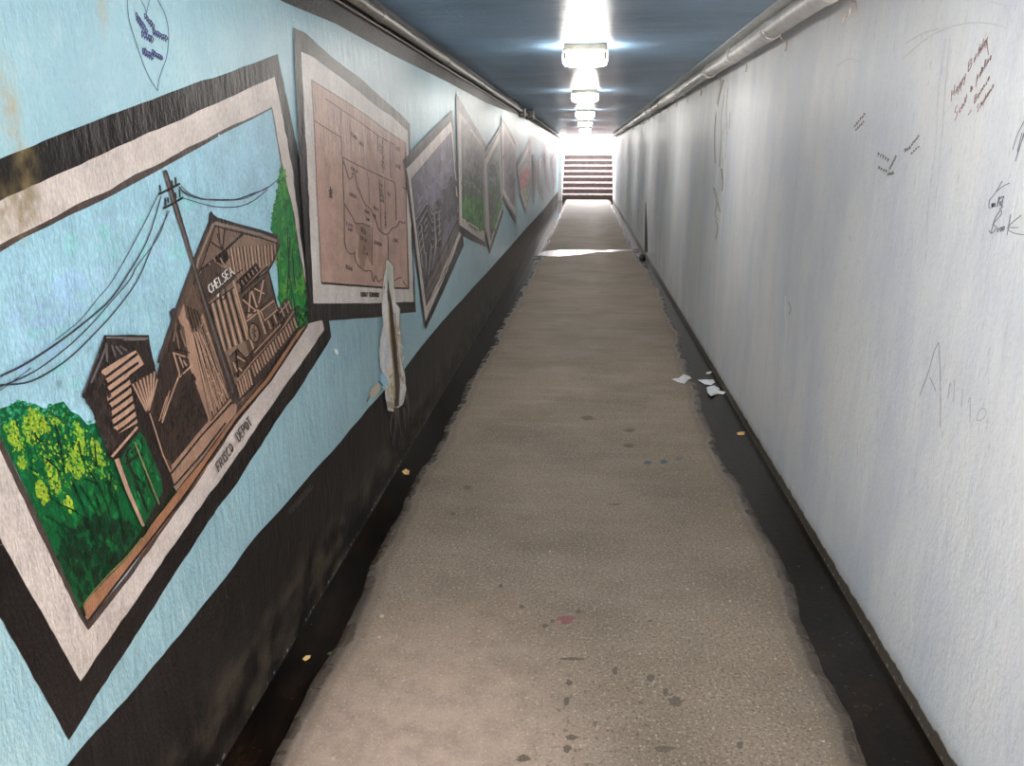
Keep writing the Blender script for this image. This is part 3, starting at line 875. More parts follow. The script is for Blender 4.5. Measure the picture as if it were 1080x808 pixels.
# dark freight wing
P.poly([(188, 335), (201, 390), (220, 443), (182, 489), (172, 480), (160, 440), (167, 388)], C(52, 41, 37))
P.strokes([[(186, 340), (183, 360)], [(190, 348), (196, 366)], [(186, 350), (189, 368)]], 1.5, BR1)
P.stroke([(184, 368), (200, 372)], 1.4, DK, False)
P.stroke([(182, 372), (201, 378)], 1.6, BR2, False)
P.strokes([[(183, 372), (189, 393), (189, 398)], [(189, 398), (203, 385)], [(188, 398), (178, 425), (171, 446)], [(189, 376), (194, 388)], [(193, 380), (197, 386)]], 1.5, BR3)
P.strokes([[(196, 376), (200, 384)], [(192, 378), (195, 390)]], 1.2, DK)
P.dabs([(190, 400), (202, 390), (218, 440), (184, 484), (176, 455)], 70, [DK, C(40, 32, 30), C(62, 50, 44)], (1, 2.2), 1.7, 2.4)
# chimney on the slope
P.poly([(178.4, 329), (182, 325), (187, 325), (184, 334), (181.6, 341)], C(56, 52, 54))
# front right of the pole
P.poly([(214, 300), (222, 318), (248, 312), (256, 350), (266, 388), (256, 424), (252, 415), (232, 360)], BR1)
for i in range(10):
    a = i / 9; x = 221 + a * 25; y = 320 - a * 16
    P.stroke([(x, y), (x + 13 + a * 2, y + 52 + a * 2)], 1.7, BR3 if i % 2 else DK, False)
P.poly([(213, 285), (226, 276), (250, 292), (217, 322), (209, 300)], C(70, 57, 50))
P.strokes([[(212, 318), (240, 296), (256, 284)], [(217, 324), (247, 303)]], 1.2, DK)
# upper window band and timber panels
P.poly([(249, 297), (270, 277), (275, 284), (254, 307)], DK)
for i in range(6):
    x = 251 + i * 3.6; y = 299 - i * 3.5; P.stroke([(x, y), (x + 2.5, y + 5)], 1.1, BR2, False)
P.stroke([(254, 309), (276, 287), (283, 281)], 2.0, DK, False)
P.strokes([[(246, 296), (262, 352), (270, 376)], [(265, 306), (280, 352)]], 1.8, BR3)
P.poly([(255, 316), (264, 307), (270, 326), (261, 335)], C(60, 50, 44)); P.poly([(267, 303), (279, 293), (283, 309), (275, 323)], C(70, 58, 50))
P.strokes([[(256, 316), (270, 328)], [(264, 308), (262, 334)], [(268, 304), (279, 310)], [(278, 295), (273, 320)], [(261, 335), (271, 326)], [(260, 339), (274, 328)]], 1.3, BR3)
P.strokes([[(255, 315), (265, 306), (280, 292)], [(258, 330), (271, 330)], [(270, 326), (276, 324), (288, 313)]], 1.5, DK)
P.strokes([[(275, 328), (289, 317), (292, 327), (279, 338), (275, 328)]], 1.6, BR3)
P.poly([(277.5, 329), (288, 320), (290, 326), (280, 335)], C(96, 80, 72))
cl = [(268 + 5.6 * math.cos(a) + 1.2 * math.sin(a), 351 + 10 * math.sin(a)) for a in [i * math.pi / 8 for i in range(17)]]
P.poly(cl, BR4); P.stroke(cl, 1.6, DK, False)
P.strokes([[(266, 346), (270, 356)], [(265, 352), (271, 348)], [(268, 343), (268, 359)]], .9, DK)
P.poly([(242, 378), (250, 368), (263, 384), (256, 398), (247, 398)], BR0)
P.strokes([[(242, 377), (250, 368), (264, 384)], [(244, 384), (262, 376), (270, 366)], [(249, 370), (251, 398)], [(247, 396), (264, 382)]], 1.6, DK)
P.strokes([[(250, 376), (258, 381)], [(246, 382), (250, 392)], [(252, 388), (258, 394)], [(254, 402), (262, 396)]], 1.6, BR3)
# balustrade
P.poly([(262, 376), (295, 340), (310, 330), (314, 345), (283, 392), (252, 424), (248, 408)], C(58, 46, 40))
for i in range(17):
    a = i / 16; x = 265 + a * 44; y = 384 - a * 50
    P.stroke([(x, y), (x + 4.2, y + 13 - a)], 1.9, BR3 if i % 3 else BR2, False)
for i in range(6):
    a = i / 5; P.stroke([(250 + a * 12, 404 - a * 14), (254 + a * 12, 419 - a * 13)], 1.8, BR3 if i % 2 else BR2, False)
P.strokes([[(250, 402), (266, 382), (297, 348), (310, 328)], [(268, 372), (296, 342)]], 1.6, BR2)
P.strokes([[(252, 422), (283, 393), (314, 346)], [(264, 386), (310, 334)]], 1.3, DK)
for i in range(5):
    a = i / 4; P.stroke([(279 + a * 13, 341 - a * 12), (283 + a * 12, 350 - a * 12)], 1.5, BR3 if i % 2 else DK, False)
P.poly([(294, 331), (297, 320), (303, 314), (307, 320), (308, 330), (300, 340)], C(56, 46, 42))
P.strokes([[(296, 324), (300, 334)], [(300, 319), (304, 330)], [(304, 317), (307, 326)], [(295, 330), (305, 318)]], 1.1, BR3)
# platform bands
P.poly([(244, 419), (250, 428), (249, 436), (226, 466), (186, 518), (181, 505), (181, 491), (212, 453)], BR2)
P.strokes([[(181, 499), (212, 460), (245, 424)], [(184, 512), (214, 478), (238, 446)]], 2.0, DK)
P.stroke([(222, 444), (243, 419)], 1.3, DK, False)
# oval lamp by the lettering
ov = [(235 + 3 * math.cos(a), 309 + 7.5 * math.sin(a)) for a in [i * math.pi / 6 for i in range(13)]]
P.stroke(ov, 1.3, DK, False)
P.build('painted_depot', t)['label'] = 'dark brown timber depot building'
# signal tower
P = Paint()
P.poly(wobble([(110, 353.4), (157, 353.4), (158, 363), (163, 386), (166.5, 398), (158.8, 433), (184, 512), (160.5, 548), (152, 555), (140, 525), (124, 484), (115.4, 484), (93.6, 423.4), (87, 419.5), (86.5, 415.5), (103.5, 377)], .4), C(40, 33, 32))
P.poly([(107, 391), (126, 379), (143, 369.5), (156, 384), (137.5, 406), (145, 446), (122, 459), (115, 430)], BR3)
for i in range(9):                                                    # dark gaps between the boards
    y = 400 + i * 8.2; x0 = 107 + i * 1.9
    P.stroke([(x0, y + 1), (x0 + 14, y - 9), (min(146, x0 + 38), y - 27 + i * 1.2)], 3.0, C(40, 33, 32), True)
P.poly([(143, 368), (158, 366), (164, 387), (138, 405), (136, 396), (152, 384)], C(44, 36, 34))
P.dabs([(90, 418), (104, 392), (112, 400), (122, 452), (128, 462), (116, 482), (104, 450)], 130, [C(34, 28, 28), C(48, 40, 38), C(60, 50, 46)], (1.2, 2.6), 1.2, 1.8)
P.strokes([[(112, 356), (156, 357)], [(130, 358.5), (154, 358)]], 1.8, C(110, 102, 98))
P.strokes([[(113, 364), (104, 386), (96, 404)], [(112, 362), (113, 382)], [(118, 364), (122, 376)], [(122, 365), (129, 374)], [(126, 365), (134, 370)]], 2.2, C(96, 90, 90))
P.stroke([(109, 358), (88, 415)], 1.4, C(84, 78, 78), False)
# striped lean-to
P.poly([(138, 405), (163, 391), (166, 399), (156.5, 436)], C(70, 54, 46))
for i in range(7):
    a = i / 6; P.stroke([(140 + a * 23, 405 - a * 13), (154.5 + a * 6, 434 - a * 12)], 1.7, BR3, False)
P.stroke([(166, 400), (157, 433)], 1.6, BR3, False)
P.stroke([(158, 436), (172, 480), (180, 498)], 1.3, BR3, False)
P.strokes([[(176, 418), (168, 444)], [(179, 412), (171, 442)]], 1.1, BR3)
P.build('painted_tower', t)['label'] = 'dark brown signal tower with pale boards'
P = Paint()
P.poly([(127, 484), (146, 455), (152, 460), (170, 505), (172, 518), (152, 554), (140, 525)], G1)
P.dabs([(132, 484), (148, 460), (168, 505), (152, 550), (142, 520)], 50, [G2, C(30, 120, 66), G1, G0], (1, 2.2), 1.3, 2.8)
P.strokes([[(134, 484), (146, 515), (156, 540)], [(146, 476), (158, 512), (166, 530)], [(138, 478), (146, 470), (146, 480), (132, 490)], [(137, 472), (133, 480), (138, 488)]], 2.6, C(30, 26, 24))
P.stroke([(142, 466), (152, 492), (168, 532)], 1.7, C(120, 128, 90), False)
P.stroke([(118, 482), (145, 450.5)], 2.6, BR3, False)
P.stroke([(121, 486), (146, 455)], 2.2, C(34, 28, 28), False)
P.stroke([(123, 484), (136, 520), (144, 538), (151.5, 555)], [5, 3], BR3, False)
P.stroke([(120.5, 486), (133, 521), (149, 556)], 1.2, DK, False)
P.build('painted_porch', t)['label'] = 'pale porch post over dark green'
# utility pole and wires
P = Paint()
P.poly([(171.6, 180.5), (175, 178.8), (177, 181), (189, 220), (214, 305), (251, 414), (254, 420), (246, 427), (240, 412), (206, 292), (181, 212)], C(66, 56, 54))
P.stroke([(174, 183), (186, 222), (210, 300), (246, 414)], 1.8, C(96, 86, 82), False)
P.stroke([(176.5, 183), (189, 222), (214, 306), (252, 418)], .9, DK, False)
P.strokes([[(167, 205), (178, 200), (190, 193.5)], [(172, 220), (182, 215), (193.5, 208)]], 2.4, DK)
P.strokes([[(169.5, 202), (168.5, 195)], [(186, 196), (185, 187)], [(182, 197), (181, 190)], [(175, 217), (174, 209)], [(190, 208), (189, 200)], [(186, 209), (185, 203)], [(178, 214), (177, 208)]], 1.6, DK)
P.build('painted_utility_pole', t)['label'] = 'tall leaning painted pole with two crossarms'
W = C(52, 58, 66)
Paint().stroke([(167, 205), (150, 240), (120, 294), (103, 315), (84, 338), (58, 359)], .9, W).build('painted_wire', t)
Paint().stroke([(170, 207), (155.5, 253), (132, 294), (117, 315), (103, 328.5), (70, 355), (30, 382), (0, 397)], [1.0, 2.6], W).build('painted_wire', t)
Paint().stroke([(177, 222), (167, 250), (145, 280), (137, 295), (120, 315), (95, 343.5), (70, 367), (36, 392), (0, 408)], [.8, 1.6], W).build('painted_wire', t)
Paint().stroke([(179, 222), (160.5, 260), (145.5, 295), (125, 323.5), (103, 348.5), (70, 380), (33, 402), (0, 406)], [.8, 2.0], W).build('painted_wire', t)
Paint().stroke([(0, 412), (14, 402), (33, 388)], .9, W).build('painted_wire', t)
Paint().stroke([(189, 197), (195, 203.4), (212, 209.6), (233.6, 210.4), (250, 210), (267, 204), (282, 198.4), (295.5, 186.7)], [1.6, .8], W).build('painted_wire', t)
Paint().stroke([(191, 196), (200, 204), (216, 210), (236, 211.4), (255, 210), (270, 204), (283, 197)], .9, W).build('painted_wire', t)
Paint().stroke([(193.5, 209), (217, 216), (233.6, 218.5), (252, 217.7), (267, 212), (282, 200)], .9, W).build('painted_wire', t)
P = Paint()
write(P, 'CHELSEA', (222, 310), (247, 289), (-3.2, -8.5), 1.1, C(216, 214, 210))
P.strokes([[(229, 312), (231, 309), (230, 313), (229, 312)]], 1.2, C(216, 214, 210))
P.build('painted_sign_lettering', t)['label'] = 'white lettering on the depot gable'
P = Paint()
write(P, 'FRISCO', (231, 498), (246.5, 475), (-3.4, -8.6), 1.15, INK); P.build('painted_caption', t)['label'] = 'black hand lettered first word of the caption'
P = Paint()
write(P, 'DEPOT', (252.5, 466), (266.5, 447.5), (-4.4, -8.2), 1.15, INK); P.build('painted_caption', t)['label'] = 'black hand lettered second word of the caption'

# ------------------------------------------------------------------ 2: the map
t = mural('painted tan map with county lines in a black frame, next to the depot picture', 324, 337)
P = Paint(); LAYER[0] = .0036
P.poly(wobble([(309.4, 29), (321, 34), (343, 54), (357, 65.5), (383, 85), (402.7, 103), (425, 122.7), (432.5, 131), (433, 200), (438.7, 329.3), (423, 330.5), (402.5, 334), (347, 338.3), (324.5, 337.5), (321.7, 260), (317, 190), (313.7, 125)], .4), BLK)
P.build('painted_border', t)
P = Paint()
P.poly(wobble([(317.6, 54.5), (330, 60), (345.5, 72), (365, 86), (386, 103), (404, 117), (412.5, 122), (430, 138), (431, 160), (436.4, 318.5), (398, 319.6), (353.4, 320), (330.6, 320), (329, 280), (325, 190), (321, 125)], .4), C(208, 200, 194))
P.stroke([(355, 309), (354, 320)], .5, C(150, 142, 138), False)
P.build('painted_mat', t)['label'] = 'off white painted mat'
P = Paint()
TAN = C(186, 152, 138); TAN2 = C(176, 144, 128)
mp = [(328.6, 84.4), (339, 91), (358.5, 103), (388, 122.5), (404.7, 135.6), (428, 151), (428.5, 220), (431.4, 304), (403.6, 303), (372.4, 300.7), (339, 298.4), (336.7, 252), (334, 200), (331.7, 138), (330, 110)]
P.poly(mp, TAN)
P.dabs([(334, 96), (400, 138), (426, 160), (429, 300), (342, 294)], 120, [TAN, TAN2, C(192, 158, 142), C(180, 148, 132)], (1.5, 3.2), 1.5, 3, clip=2.2)
P.poly([(374.6, 235), (390.8, 239), (392.4, 280), (389, 275), (387, 268), (385, 281), (381, 283), (378, 271), (378, 263.5), (379, 251), (375.7, 244.6)], C(150, 120, 102))
P.poly([(384.5, 282), (385.5, 274), (388, 275), (389, 284)], TAN)
P.stroke(mp + [mp[0]], .9, C(90, 66, 58), False)
P.stroke([(339, 298.6), (372.4, 301), (403.6, 303.4), (431.4, 304.2)], 2.2, DK, False)
ML = C(52, 33, 28)
P.strokes([[(343, 104), (352, 110), (375.7, 126), (401, 144.5), (417, 153)], [(331.7, 127.3), (345, 136), (359.6, 144.5)], [(359.6, 117), (359.8, 131)], [(361, 165.7), (382.4, 176.8), (402.5, 186.3), (416.4, 192.5), (417, 200), (418, 232)], [(361.6, 166), (361.8, 190), (363, 218)]], 1.0, ML)
P.strokes([[(360, 144), (361, 166)], [(388.5, 188), (389.6, 215.6)], [(387, 181), (388.5, 190)], [(392.4, 239), (392.4, 280)], [(400, 190), (401, 218), (402, 243.5)], [(405.8, 190), (406.4, 238)], [(403.6, 147), (404, 183)], [(409, 248), (409.7, 274.7)], [(427.5, 160), (428.6, 220), (430.4, 303)],
           [(411, 150), (412, 188)], [(398, 142), (399, 160)]], .7, ML)
P.stroke([(363, 218), (363.2, 236), (363.5, 255.7), (366.8, 265.8), (371.8, 268), (374, 266), (374.4, 272), (376.8, 279), (381, 283), (385.7, 286), (391, 285.6), (392.4, 291), (394, 296.8), (396.3, 291), (399, 297.3), (402.5, 294.5)], 1.1, ML)
P.stroke([(361.8, 169), (365, 179), (368, 188), (370.7, 188), (372.4, 183), (374.6, 184.7), (377.4, 199), (378.5, 200), (384.6, 214.5), (391, 221), (395.8, 231), (399, 241), (402, 244.6), (408, 247.4), (413.6, 241), (418.6, 239), (421.4, 233.5), (424, 235), (428, 234.6)], 1.0, ML)
P.stroke([(363, 214.5), (369, 224.5), (372.4, 230), (374.6, 235), (383, 236), (390.8, 239)], 1.1, ML)
P.stroke([(416, 296), (420, 293.5), (424, 292.5)], 1.0, ML); P.stroke([(425, 296), (428, 301), (430, 302)], 1.0, ML)
P.stroke([(424.7, 197), (428, 199.5), (430, 199)], 1.0, ML)
sx, sy_ = 348.6, 202
P.strokes([[(sx, sy_ - 5), (sx - .6, sy_ + 7)], [(sx - 2.2, sy_ - 1), (sx + 2.4, sy_ + 1.6)], [(sx + 2, sy_ - 2.5), (sx - 1.4, sy_ + 3)], [(sx, sy_), (sx + 1.6, sy_ + 7)]], 1.5, ML)
def small(txt, a, b, hgt=3.4, w=.8): write(P, txt, a, b, (0, -hgt), w, ML)
small('CREEK', (368.5, 206), (376, 209.5)); small('CHI', (365, 237), (372, 240)); small('SAW', (367, 243), (371.5, 244.5))
small('CHOC', (385, 224), (390, 227)); small('TAW', (386, 232), (389.5, 234)); small('RED', (381, 244), (386, 248), 4.5); small('DER', (380, 252), (387, 256)); small('O', (383.5, 263), (385, 264), 4); small('LA', (383, 267), (388, 270))
small('CHER', (395, 257), (402.5, 260)); small('OK', (415, 255), (420.5, 256.5), 4); small('SEM', (394, 220), (398.5, 223)); small('OSE', (393, 228), (397, 231))
small('KAN', (371, 143), (376, 148), 4); small('SAS', (378.5, 152), (383, 154.5), 4); small('COLO', (370, 178), (377, 183), 3); small('N', (409, 206), (411, 208), 4)
for i, ch in enumerate('INDIAN'): small(ch, (400 + .5 * i, 150 + i * 5.4), (403 + .5 * i, 151.5 + i * 5.4), 3.6)
for i, ch in enumerate('TERR'): small(ch, (400.5 + .4 * i, 198 + i * 5.0), (404 + .4 * i, 199.4 + i * 5.0), 3.6, .9)
for i, ch in enumerate('NATION'): small(ch, (405.3 + .1 * i, 226 + i * 3), (407.3 + .1 * i, 226.6 + i * 3), 2.2, .6)
small('OS', (418, 158), (421.5, 160), 4); small('AGE', (417, 176), (423, 179), 4)
write(P, 'TEXAS', (364.5, 283), (371.5, 286), (0, -4), .9, ML)
P.build('painted_map', t)['label'] = 'tan map with dark county lines and a star'
P = Paint()
write(P, 'INDIAN', (380.5, 313), (387.5, 313.2), (0, -5), .85, INK); P.build('painted_caption', t); P = Paint(); write(P, 'TERRITORY', (389.5, 313.3), (400, 313.6), (0, -5), .8, INK)
P.build('painted_caption', t)['label'] = 'black hand lettered caption on the mat'

# ------------------------------------------------------------------ 3: grey church
t = mural('painted grey picture of a steep gabled building, in a black frame beside the tan map', 448.7, 348)
P = Paint(); LAYER[0] = .0050
P.poly(wobble([(425, 169), (435, 159), (454, 139), (474.5, 118.5), (477, 116), (479, 140), (482, 190), (486, 247.5), (488.3, 249.4), (489.2, 259), (470, 302), (448.7, 348.4), (445.7, 326.6), (439, 277), (428.6, 195)], .3), BLK)
P.build('painted_border', t)
P = Paint()
P.poly(wobble([(428.7, 178), (452, 153), (475.7, 128.4), (477.6, 139), (481.5, 190), (485.3, 242), (486.3, 248.4), (468, 294), (448.7, 339.5), (440.8, 277), (431, 190)], .3), MAT_)
P.build('painted_mat', t)['label'] = 'off white painted mat'
P = Paint()
GR = C(112, 108, 118); GR2 = C(132, 128, 142); GR3 = C(84, 80, 86); GR4 = C(60, 56, 58); GRW = C(150, 146, 144)
pic = [(434, 189), (455, 164), (475.6, 139), (479.8, 190), (483.4, 245.4), (467, 284), (449.7, 322.7), (439.8, 243.5)]
P.poly(pic, GR)
P.dabs([(437, 190), (474, 146), (479, 195), (470, 225), (440, 225)], 130, [GR, GR2, C(120, 116, 134), C(104, 100, 108)], (1.2, 3), 1.5, 2.5)
P.dabs([(462, 215), (479, 185), (482, 225), (468, 240)], 60, [GR3, C(72, 68, 74)], (1.2, 3), 1.5, 2.5)
bld = [(438, 230), (450.5, 210), (457, 222), (466, 216), (468, 240), (466, 262), (452, 300), (447, 296), (442, 250)]
P.poly(bld, GR3)
P.dabs(bld, 60, [GR4, GR3, C(70, 66, 66)], (1, 2.4), 1.5, 2, clip=1.0)
for k in range(5):
    o = k * 9
    P.stroke([(438.6 + k * 1.1, 232 + o), (450.5, 213 + o * .9), (456, 226 + o), (465, 222 + o * .8)], 1.0, GRW, False)
    P.stroke([(438.6 + k * 1.1, 235 + o), (450.5, 216.5 + o * .9), (456, 229 + o), (465, 225 + o * .8)], 1.2, C(40, 36, 38), False)
P.strokes([[(451, 204), (450.5, 216)], [(444, 236), (448, 268)], [(458, 226), (460, 262)], [(463, 224), (464, 250)], [(455, 258), (452, 290)], [(449, 262), (450, 288)], [(440, 240), (446, 282)], [(461, 250), (456, 284)]], .9, GRW)
P.strokes([[(446, 236), (449, 266)], [(460, 228), (462, 260)], [(453, 258), (450, 292)]], 1.3, C(38, 34, 36))
P.poly([(448, 303), (458, 282), (470, 258), (483, 232), (483.4, 245.4), (467, 284), (449.7, 322.7)], C(92, 88, 86))
P.stroke([(447.6, 303), (458, 282), (470, 258), (483, 232)], 1.3, C(52, 48, 50), False)
for k in range(5): P.stroke([(450 + k * .5, 306 + k * 3), (466 + k * 1.5, 272 + k * 3.4), (482.5, 236 + k * 2.2)], .7, C(66, 62, 62) if k % 2 else C(120, 116, 112), False)
P.stroke(pic + [pic[0]], .8, C(60, 54, 54), False)
P.build('painted_building', t)['label'] = 'grey steep gabled building'
P = Paint()
for k in range(8):
    x, y = 463 + k * 1.15, 303 - k * 2.5
    P.strokes([[(x, y), (x - .3, y - 3.4), (x + 1.0, y - 2.2), (x + .7, y - 5)]], .6, INK)
P.build('painted_caption', t)

# ------------------------------------------------------------------ 4: green field
t = mural('painted picture of a green field below a grey sky, fourth along the blue wall', 484, 244)
P = Paint(); LAYER[0] = .0058
P.poly([(481, 98), (496, 124), (511.5, 150), (512.4, 260.5), (500, 255), (487.8, 249), (483.6, 243.8)], BLK2)
P.build('painted_border', t)
P = Paint()
P.poly([(483.3, 116), (496, 134), (511, 154.6), (511.4, 255.5), (498, 246.5), (484.5, 237)], MAT_)
P.build('painted_mat', t)['label'] = 'off white painted mat'
P = Paint()
pic = [(486.3, 124), (498, 141), (510.3, 158), (510.6, 244), (498, 236.5), (487.4, 229.3)]
P.poly(pic, C(112, 116, 112))
P.dabs(pic, 110, [C(96, 92, 92), C(120, 120, 118), C(84, 82, 84), C(130, 134, 130)], (1, 2.6), 1.57, 3.2, clip=1.0)
gr = [(487, 198), (494, 205), (502, 203), (510.4, 208), (510.6, 244), (498, 236.5), (487.4, 229.3)]
P.poly(gr, C(62, 120, 56))
P.dabs(gr, 60, [C(80, 140, 66), C(54, 110, 52), C(90, 150, 80)], (.8, 2.2), 1.5, 2.6, clip=1.0)
P.dabs([(487, 185), (510, 192), (510, 212), (487, 204)], 50, [C(76, 90, 70), C(84, 82, 80), C(70, 104, 64)], (.8, 2), 1.57, 3)
P.strokes([[(497, 192), (501, 195), (500, 198)], [(499, 196), (503, 199)]], .9, C(150, 150, 146))
P.build('painted_field', t)['label'] = 'green grass under a grey sky'
P = Paint()
for k in range(7):
    x, y = 494.6 + k * 1.4, 239.2 + k * 1.0
    P.strokes([[(x, y), (x + .2, y - 3.4), (x + .7, y - 1.4), (x + 1.0, y - 3)]], .6, INK)
P.build('painted_caption', t)

# ------------------------------------------------------------------ 5
t = mural('painted narrow picture of dark trees, pointed at the bottom, fifth along the wall', 516, 268)
P = Paint(); LAYER[0] = .0065
P.poly([(511.2, 160), (520, 146), (528.4, 131), (530.6, 219), (531.2, 224), (524, 246), (516.4, 268), (512.4, 250)], BLK2)
P.build('painted_border', t)
P = Paint()
P.poly([(511.4, 169), (519, 155), (527, 139.5), (530.2, 219), (523.4, 240), (516.4, 261.6), (512, 240)], MAT_)
P.build('painted_mat', t)['label'] = 'off white painted mat'
P = Paint()
pic = [(513, 174.5), (519, 163), (526.6, 147), (529, 217.5), (523, 237), (517, 255.5)]
P.poly(pic, C(104, 116, 112))
P.dabs(pic, 70, [C(84, 84, 84), C(120, 132, 128), C(96, 116, 100), C(70, 72, 70)], (.8, 2.2), 1.57, 3.2, clip=1.0)
gr = [(514.6, 200), (520, 192), (528, 196), (529, 217.5), (523, 237), (517, 255.5)]
P.dabs(gr, 70, [C(72, 78, 70), C(84, 110, 74), C(64, 66, 64)], (.8, 2), 1.57, 3, clip=1.0)
P.dabs([(522, 226), (529, 206), (529, 218), (518, 252)], 22, [C(80, 136, 66), C(70, 120, 60)], (.8, 1.6), 1.8, 2.2)
P.build('painted_trees', t)

# ------------------------------------------------------------------ 6
t = mural('painted mauve grey picture with a slanting bottom edge, sixth along the blue wall', 544, 236)
P = Paint(); LAYER[0] = .0071
P.poly([(528.6, 122), (536, 135), (543.8, 150), (544.6, 236.5), (537, 223), (530, 210.6)], BLK2)
P.build('painted_border', t)
P = Paint()
P.poly([(529.4, 128), (536, 140.5), (543.5, 154), (544.2, 228.6), (537, 216.5), (530.2, 204.6)], MAT_)
P.build('painted_mat', t)['label'] = 'off white painted mat'
P = Paint()
pic = [(530.9, 135), (537, 147), (543, 158.5), (543.3, 219), (537, 209), (531.4, 200)]
P.poly(pic, C(128, 116, 120))
P.dabs(pic, 60, [C(110, 98, 102), C(140, 128, 130), C(120, 112, 124), C(96, 88, 90)], (.7, 1.8), 1.57, 3.4, clip=1.0)
P.build('painted_scene', t)

# ------------------------------------------------------------------ 7: the red one
t = mural('painted picture of a red building, pointed at the bottom, seventh along the blue wall', 554.5, 226)
P = Paint(); LAYER[0] = .0077
P.poly([(545, 172), (553, 158), (559.6, 145), (561.6, 192), (558, 208), (554.6, 226), (549, 208)], C(120, 112, 114))
P.build('painted_border', t)
P = Paint()
P.poly([(545.4, 177), (553, 163.5), (559.2, 151), (561.2, 191), (558, 204), (554.6, 220), (549.4, 204)], MAT_)
P.build('painted_mat', t)
P = Paint()
P.poly([(546, 180), (553, 168), (558.6, 157), (560.4, 190), (557, 203), (554.6, 214), (549.6, 200)], C(124, 128, 128))
P.poly([(547, 186), (553, 178), (558, 175), (558.6, 190), (553, 198), (548.8, 200)], C(150, 66, 58))
P.dabs([(547, 186), (558, 175), (558.6, 190), (549, 200)], 26, [C(160, 80, 70), C(120, 54, 50), C(170, 110, 100)], (.6, 1.4), 1.57, 3)
P.strokes([[(551, 172), (560, 170)], [(555, 168), (558, 174)]], 1.1, C(80, 78, 80))
P.dabs([(553, 200), (558, 196), (556, 212), (554, 214)], 16, [C(170, 160, 90), C(120, 150, 110)], (.5, 1.2), 1.57, 2)
P.build('painted_building', t)['label'] = 'red building'

# ------------------------------------------------------------------ 8 to 11, close to the exit
LAYER[0] = .0083
for k, (pts, bot, lb, cc) in enumerate((
        ([(562, 162), (566.6, 172), (567, 196), (563, 216)], (563, 219), 'painted pale mauve picture beside the red building picture', (C(140, 124, 130), C(120, 110, 118))),
        ([(567.4, 170), (571.6, 162), (572.6, 212), (568, 200)], (572.6, 216), 'painted greyish picture, ninth along the blue wall', (C(130, 126, 134), C(116, 108, 112))),
        ([(574, 160), (578.6, 168), (580, 204), (576, 195)], (580, 208), 'painted violet grey picture, last but one before the exit', (C(140, 128, 142), C(120, 112, 126))),
        ([(581.4, 168), (585, 160), (586, 192), (583.4, 200)], (583.4, 203), 'painted small pale picture nearest to the exit', (C(146, 138, 148), C(130, 126, 136))))):
    t = mural(lb, *bot); LAYER[0] = .0083
    cx_ = sum(p[0] for p in pts) / 4; cy_ = sum(p[1] for p in pts) / 4
    def grow(s): return [(cx_ + (p[0] - cx_) * s, cy_ + (p[1] - cy_) * (1 + (s - 1) * .6)) for p in pts]
    P = Paint(); P.poly(grow(1.0), C(76, 70, 74)); P.build('painted_border', t)
    P = Paint(); P.poly(grow(.86), MAT_); P.build('painted_mat', t)
    P = Paint(); P.poly(grow(.62), cc[0]); P.dabs(grow(.6), 12, list(cc), (.4, .9), 1.57, 3); P.build('painted_scene', t)
C = C.__defaults__[1]
# ================================================================== WEAR, SCRIBBLES AND LITTER
# ---- the blown plaster and seep on the mural wall
LAYER[0] = .0062
P = Paint()
pe = [(408, 273.4), (413.6, 278.4), (415, 281), (415.4, 292), (415.8, 304.6), (417, 319), (422, 325.7), (421.6, 343.6), (423, 352), (423.2, 378), (426.8, 394), (428.5, 410), (425, 426.5), (420, 430), (415.6, 434.5), (409, 433), (406, 413.6), (408.4, 402), (401, 386), (399.3, 370), (402, 352.5), (404.6, 343), (403, 331), (402.5, 322), (405.6, 308), (405, 292), (407, 284)]
P.poly(wobble(pe, .5, 5), C(186, 184, 182))
P.stroke(pe[5:11], 1.0, C(120, 116, 112), False); P.stroke(pe[:5], .9, C(104, 96, 88), False)
P.poly([(408.5, 276), (413, 280), (414.6, 300), (415, 318), (410, 312), (408, 296)], C(172, 176, 160))
P.dabs([(400.5, 360), (405, 345), (409, 350), (411, 400), (404, 388)], 14, [C(188, 188, 196), C(176, 178, 186)], (1, 2.6), 1.5, 2)
P.dabs([(408, 395), (416, 385), (417, 432), (409, 430)], 34, [C(170, 160, 136), C(150, 138, 112), C(184, 174, 152)], (.8, 2), 1.5, 2.2)
P.dabs([(419, 340), (423, 350), (426, 396), (426, 422), (420, 392)], 26, [C(160, 152, 132), C(140, 130, 108), C(176, 170, 158)], (.8, 1.8), 1.5, 2.4)
P.poly(wobble([(408.8, 293), (410, 300), (411, 307), (413.2, 318), (415, 330), (417, 352), (419.6, 378), (421.5, 396), (421.6, 414), (421, 428), (416, 430), (416.8, 410), (415, 392), (413.4, 372), (411.2, 350), (410, 330), (408.6, 314)], .4, 5), C(64, 44, 26))
P.stroke([(411, 312), (413.4, 340), (417, 376), (419, 410), (418.5, 428)], [1.0, 3.4], C(40, 28, 18))
P.stroke([(409.5, 318), (411.5, 352), (415, 392), (416.2, 420)], 1.6, C(150, 132, 100))
P.stroke([(416.4, 330), (419, 360), (422.4, 398)], 1.2, C(134, 116, 84))
P.stroke([(404, 331), (404.4, 300), (406, 290)], 1.0, C(196, 194, 190), False)
pl = P.build('peeled_patch', wl); pl['label'] = 'tall strip of bare white plaster with a brown seep'
P = Paint()
P.poly(wobble([(402, 393), (406.5, 396), (409, 405), (405, 412), (400, 404)], .3, 4), C(130, 176, 200))
P.poly(wobble([(390, 411), (396, 406), (400, 404.6), (403, 409), (398, 415), (393, 420), (389, 420)], .5, 3), C(166, 158, 138))
P.strokes([[(400, 402), (404, 407)], [(390, 418), (387, 424)]], 1.2, C(70, 64, 56), False)
P.build('loose_paint_flake', wl)['label'] = 'loose curled paint flake by the bare plaster'
P = Paint()
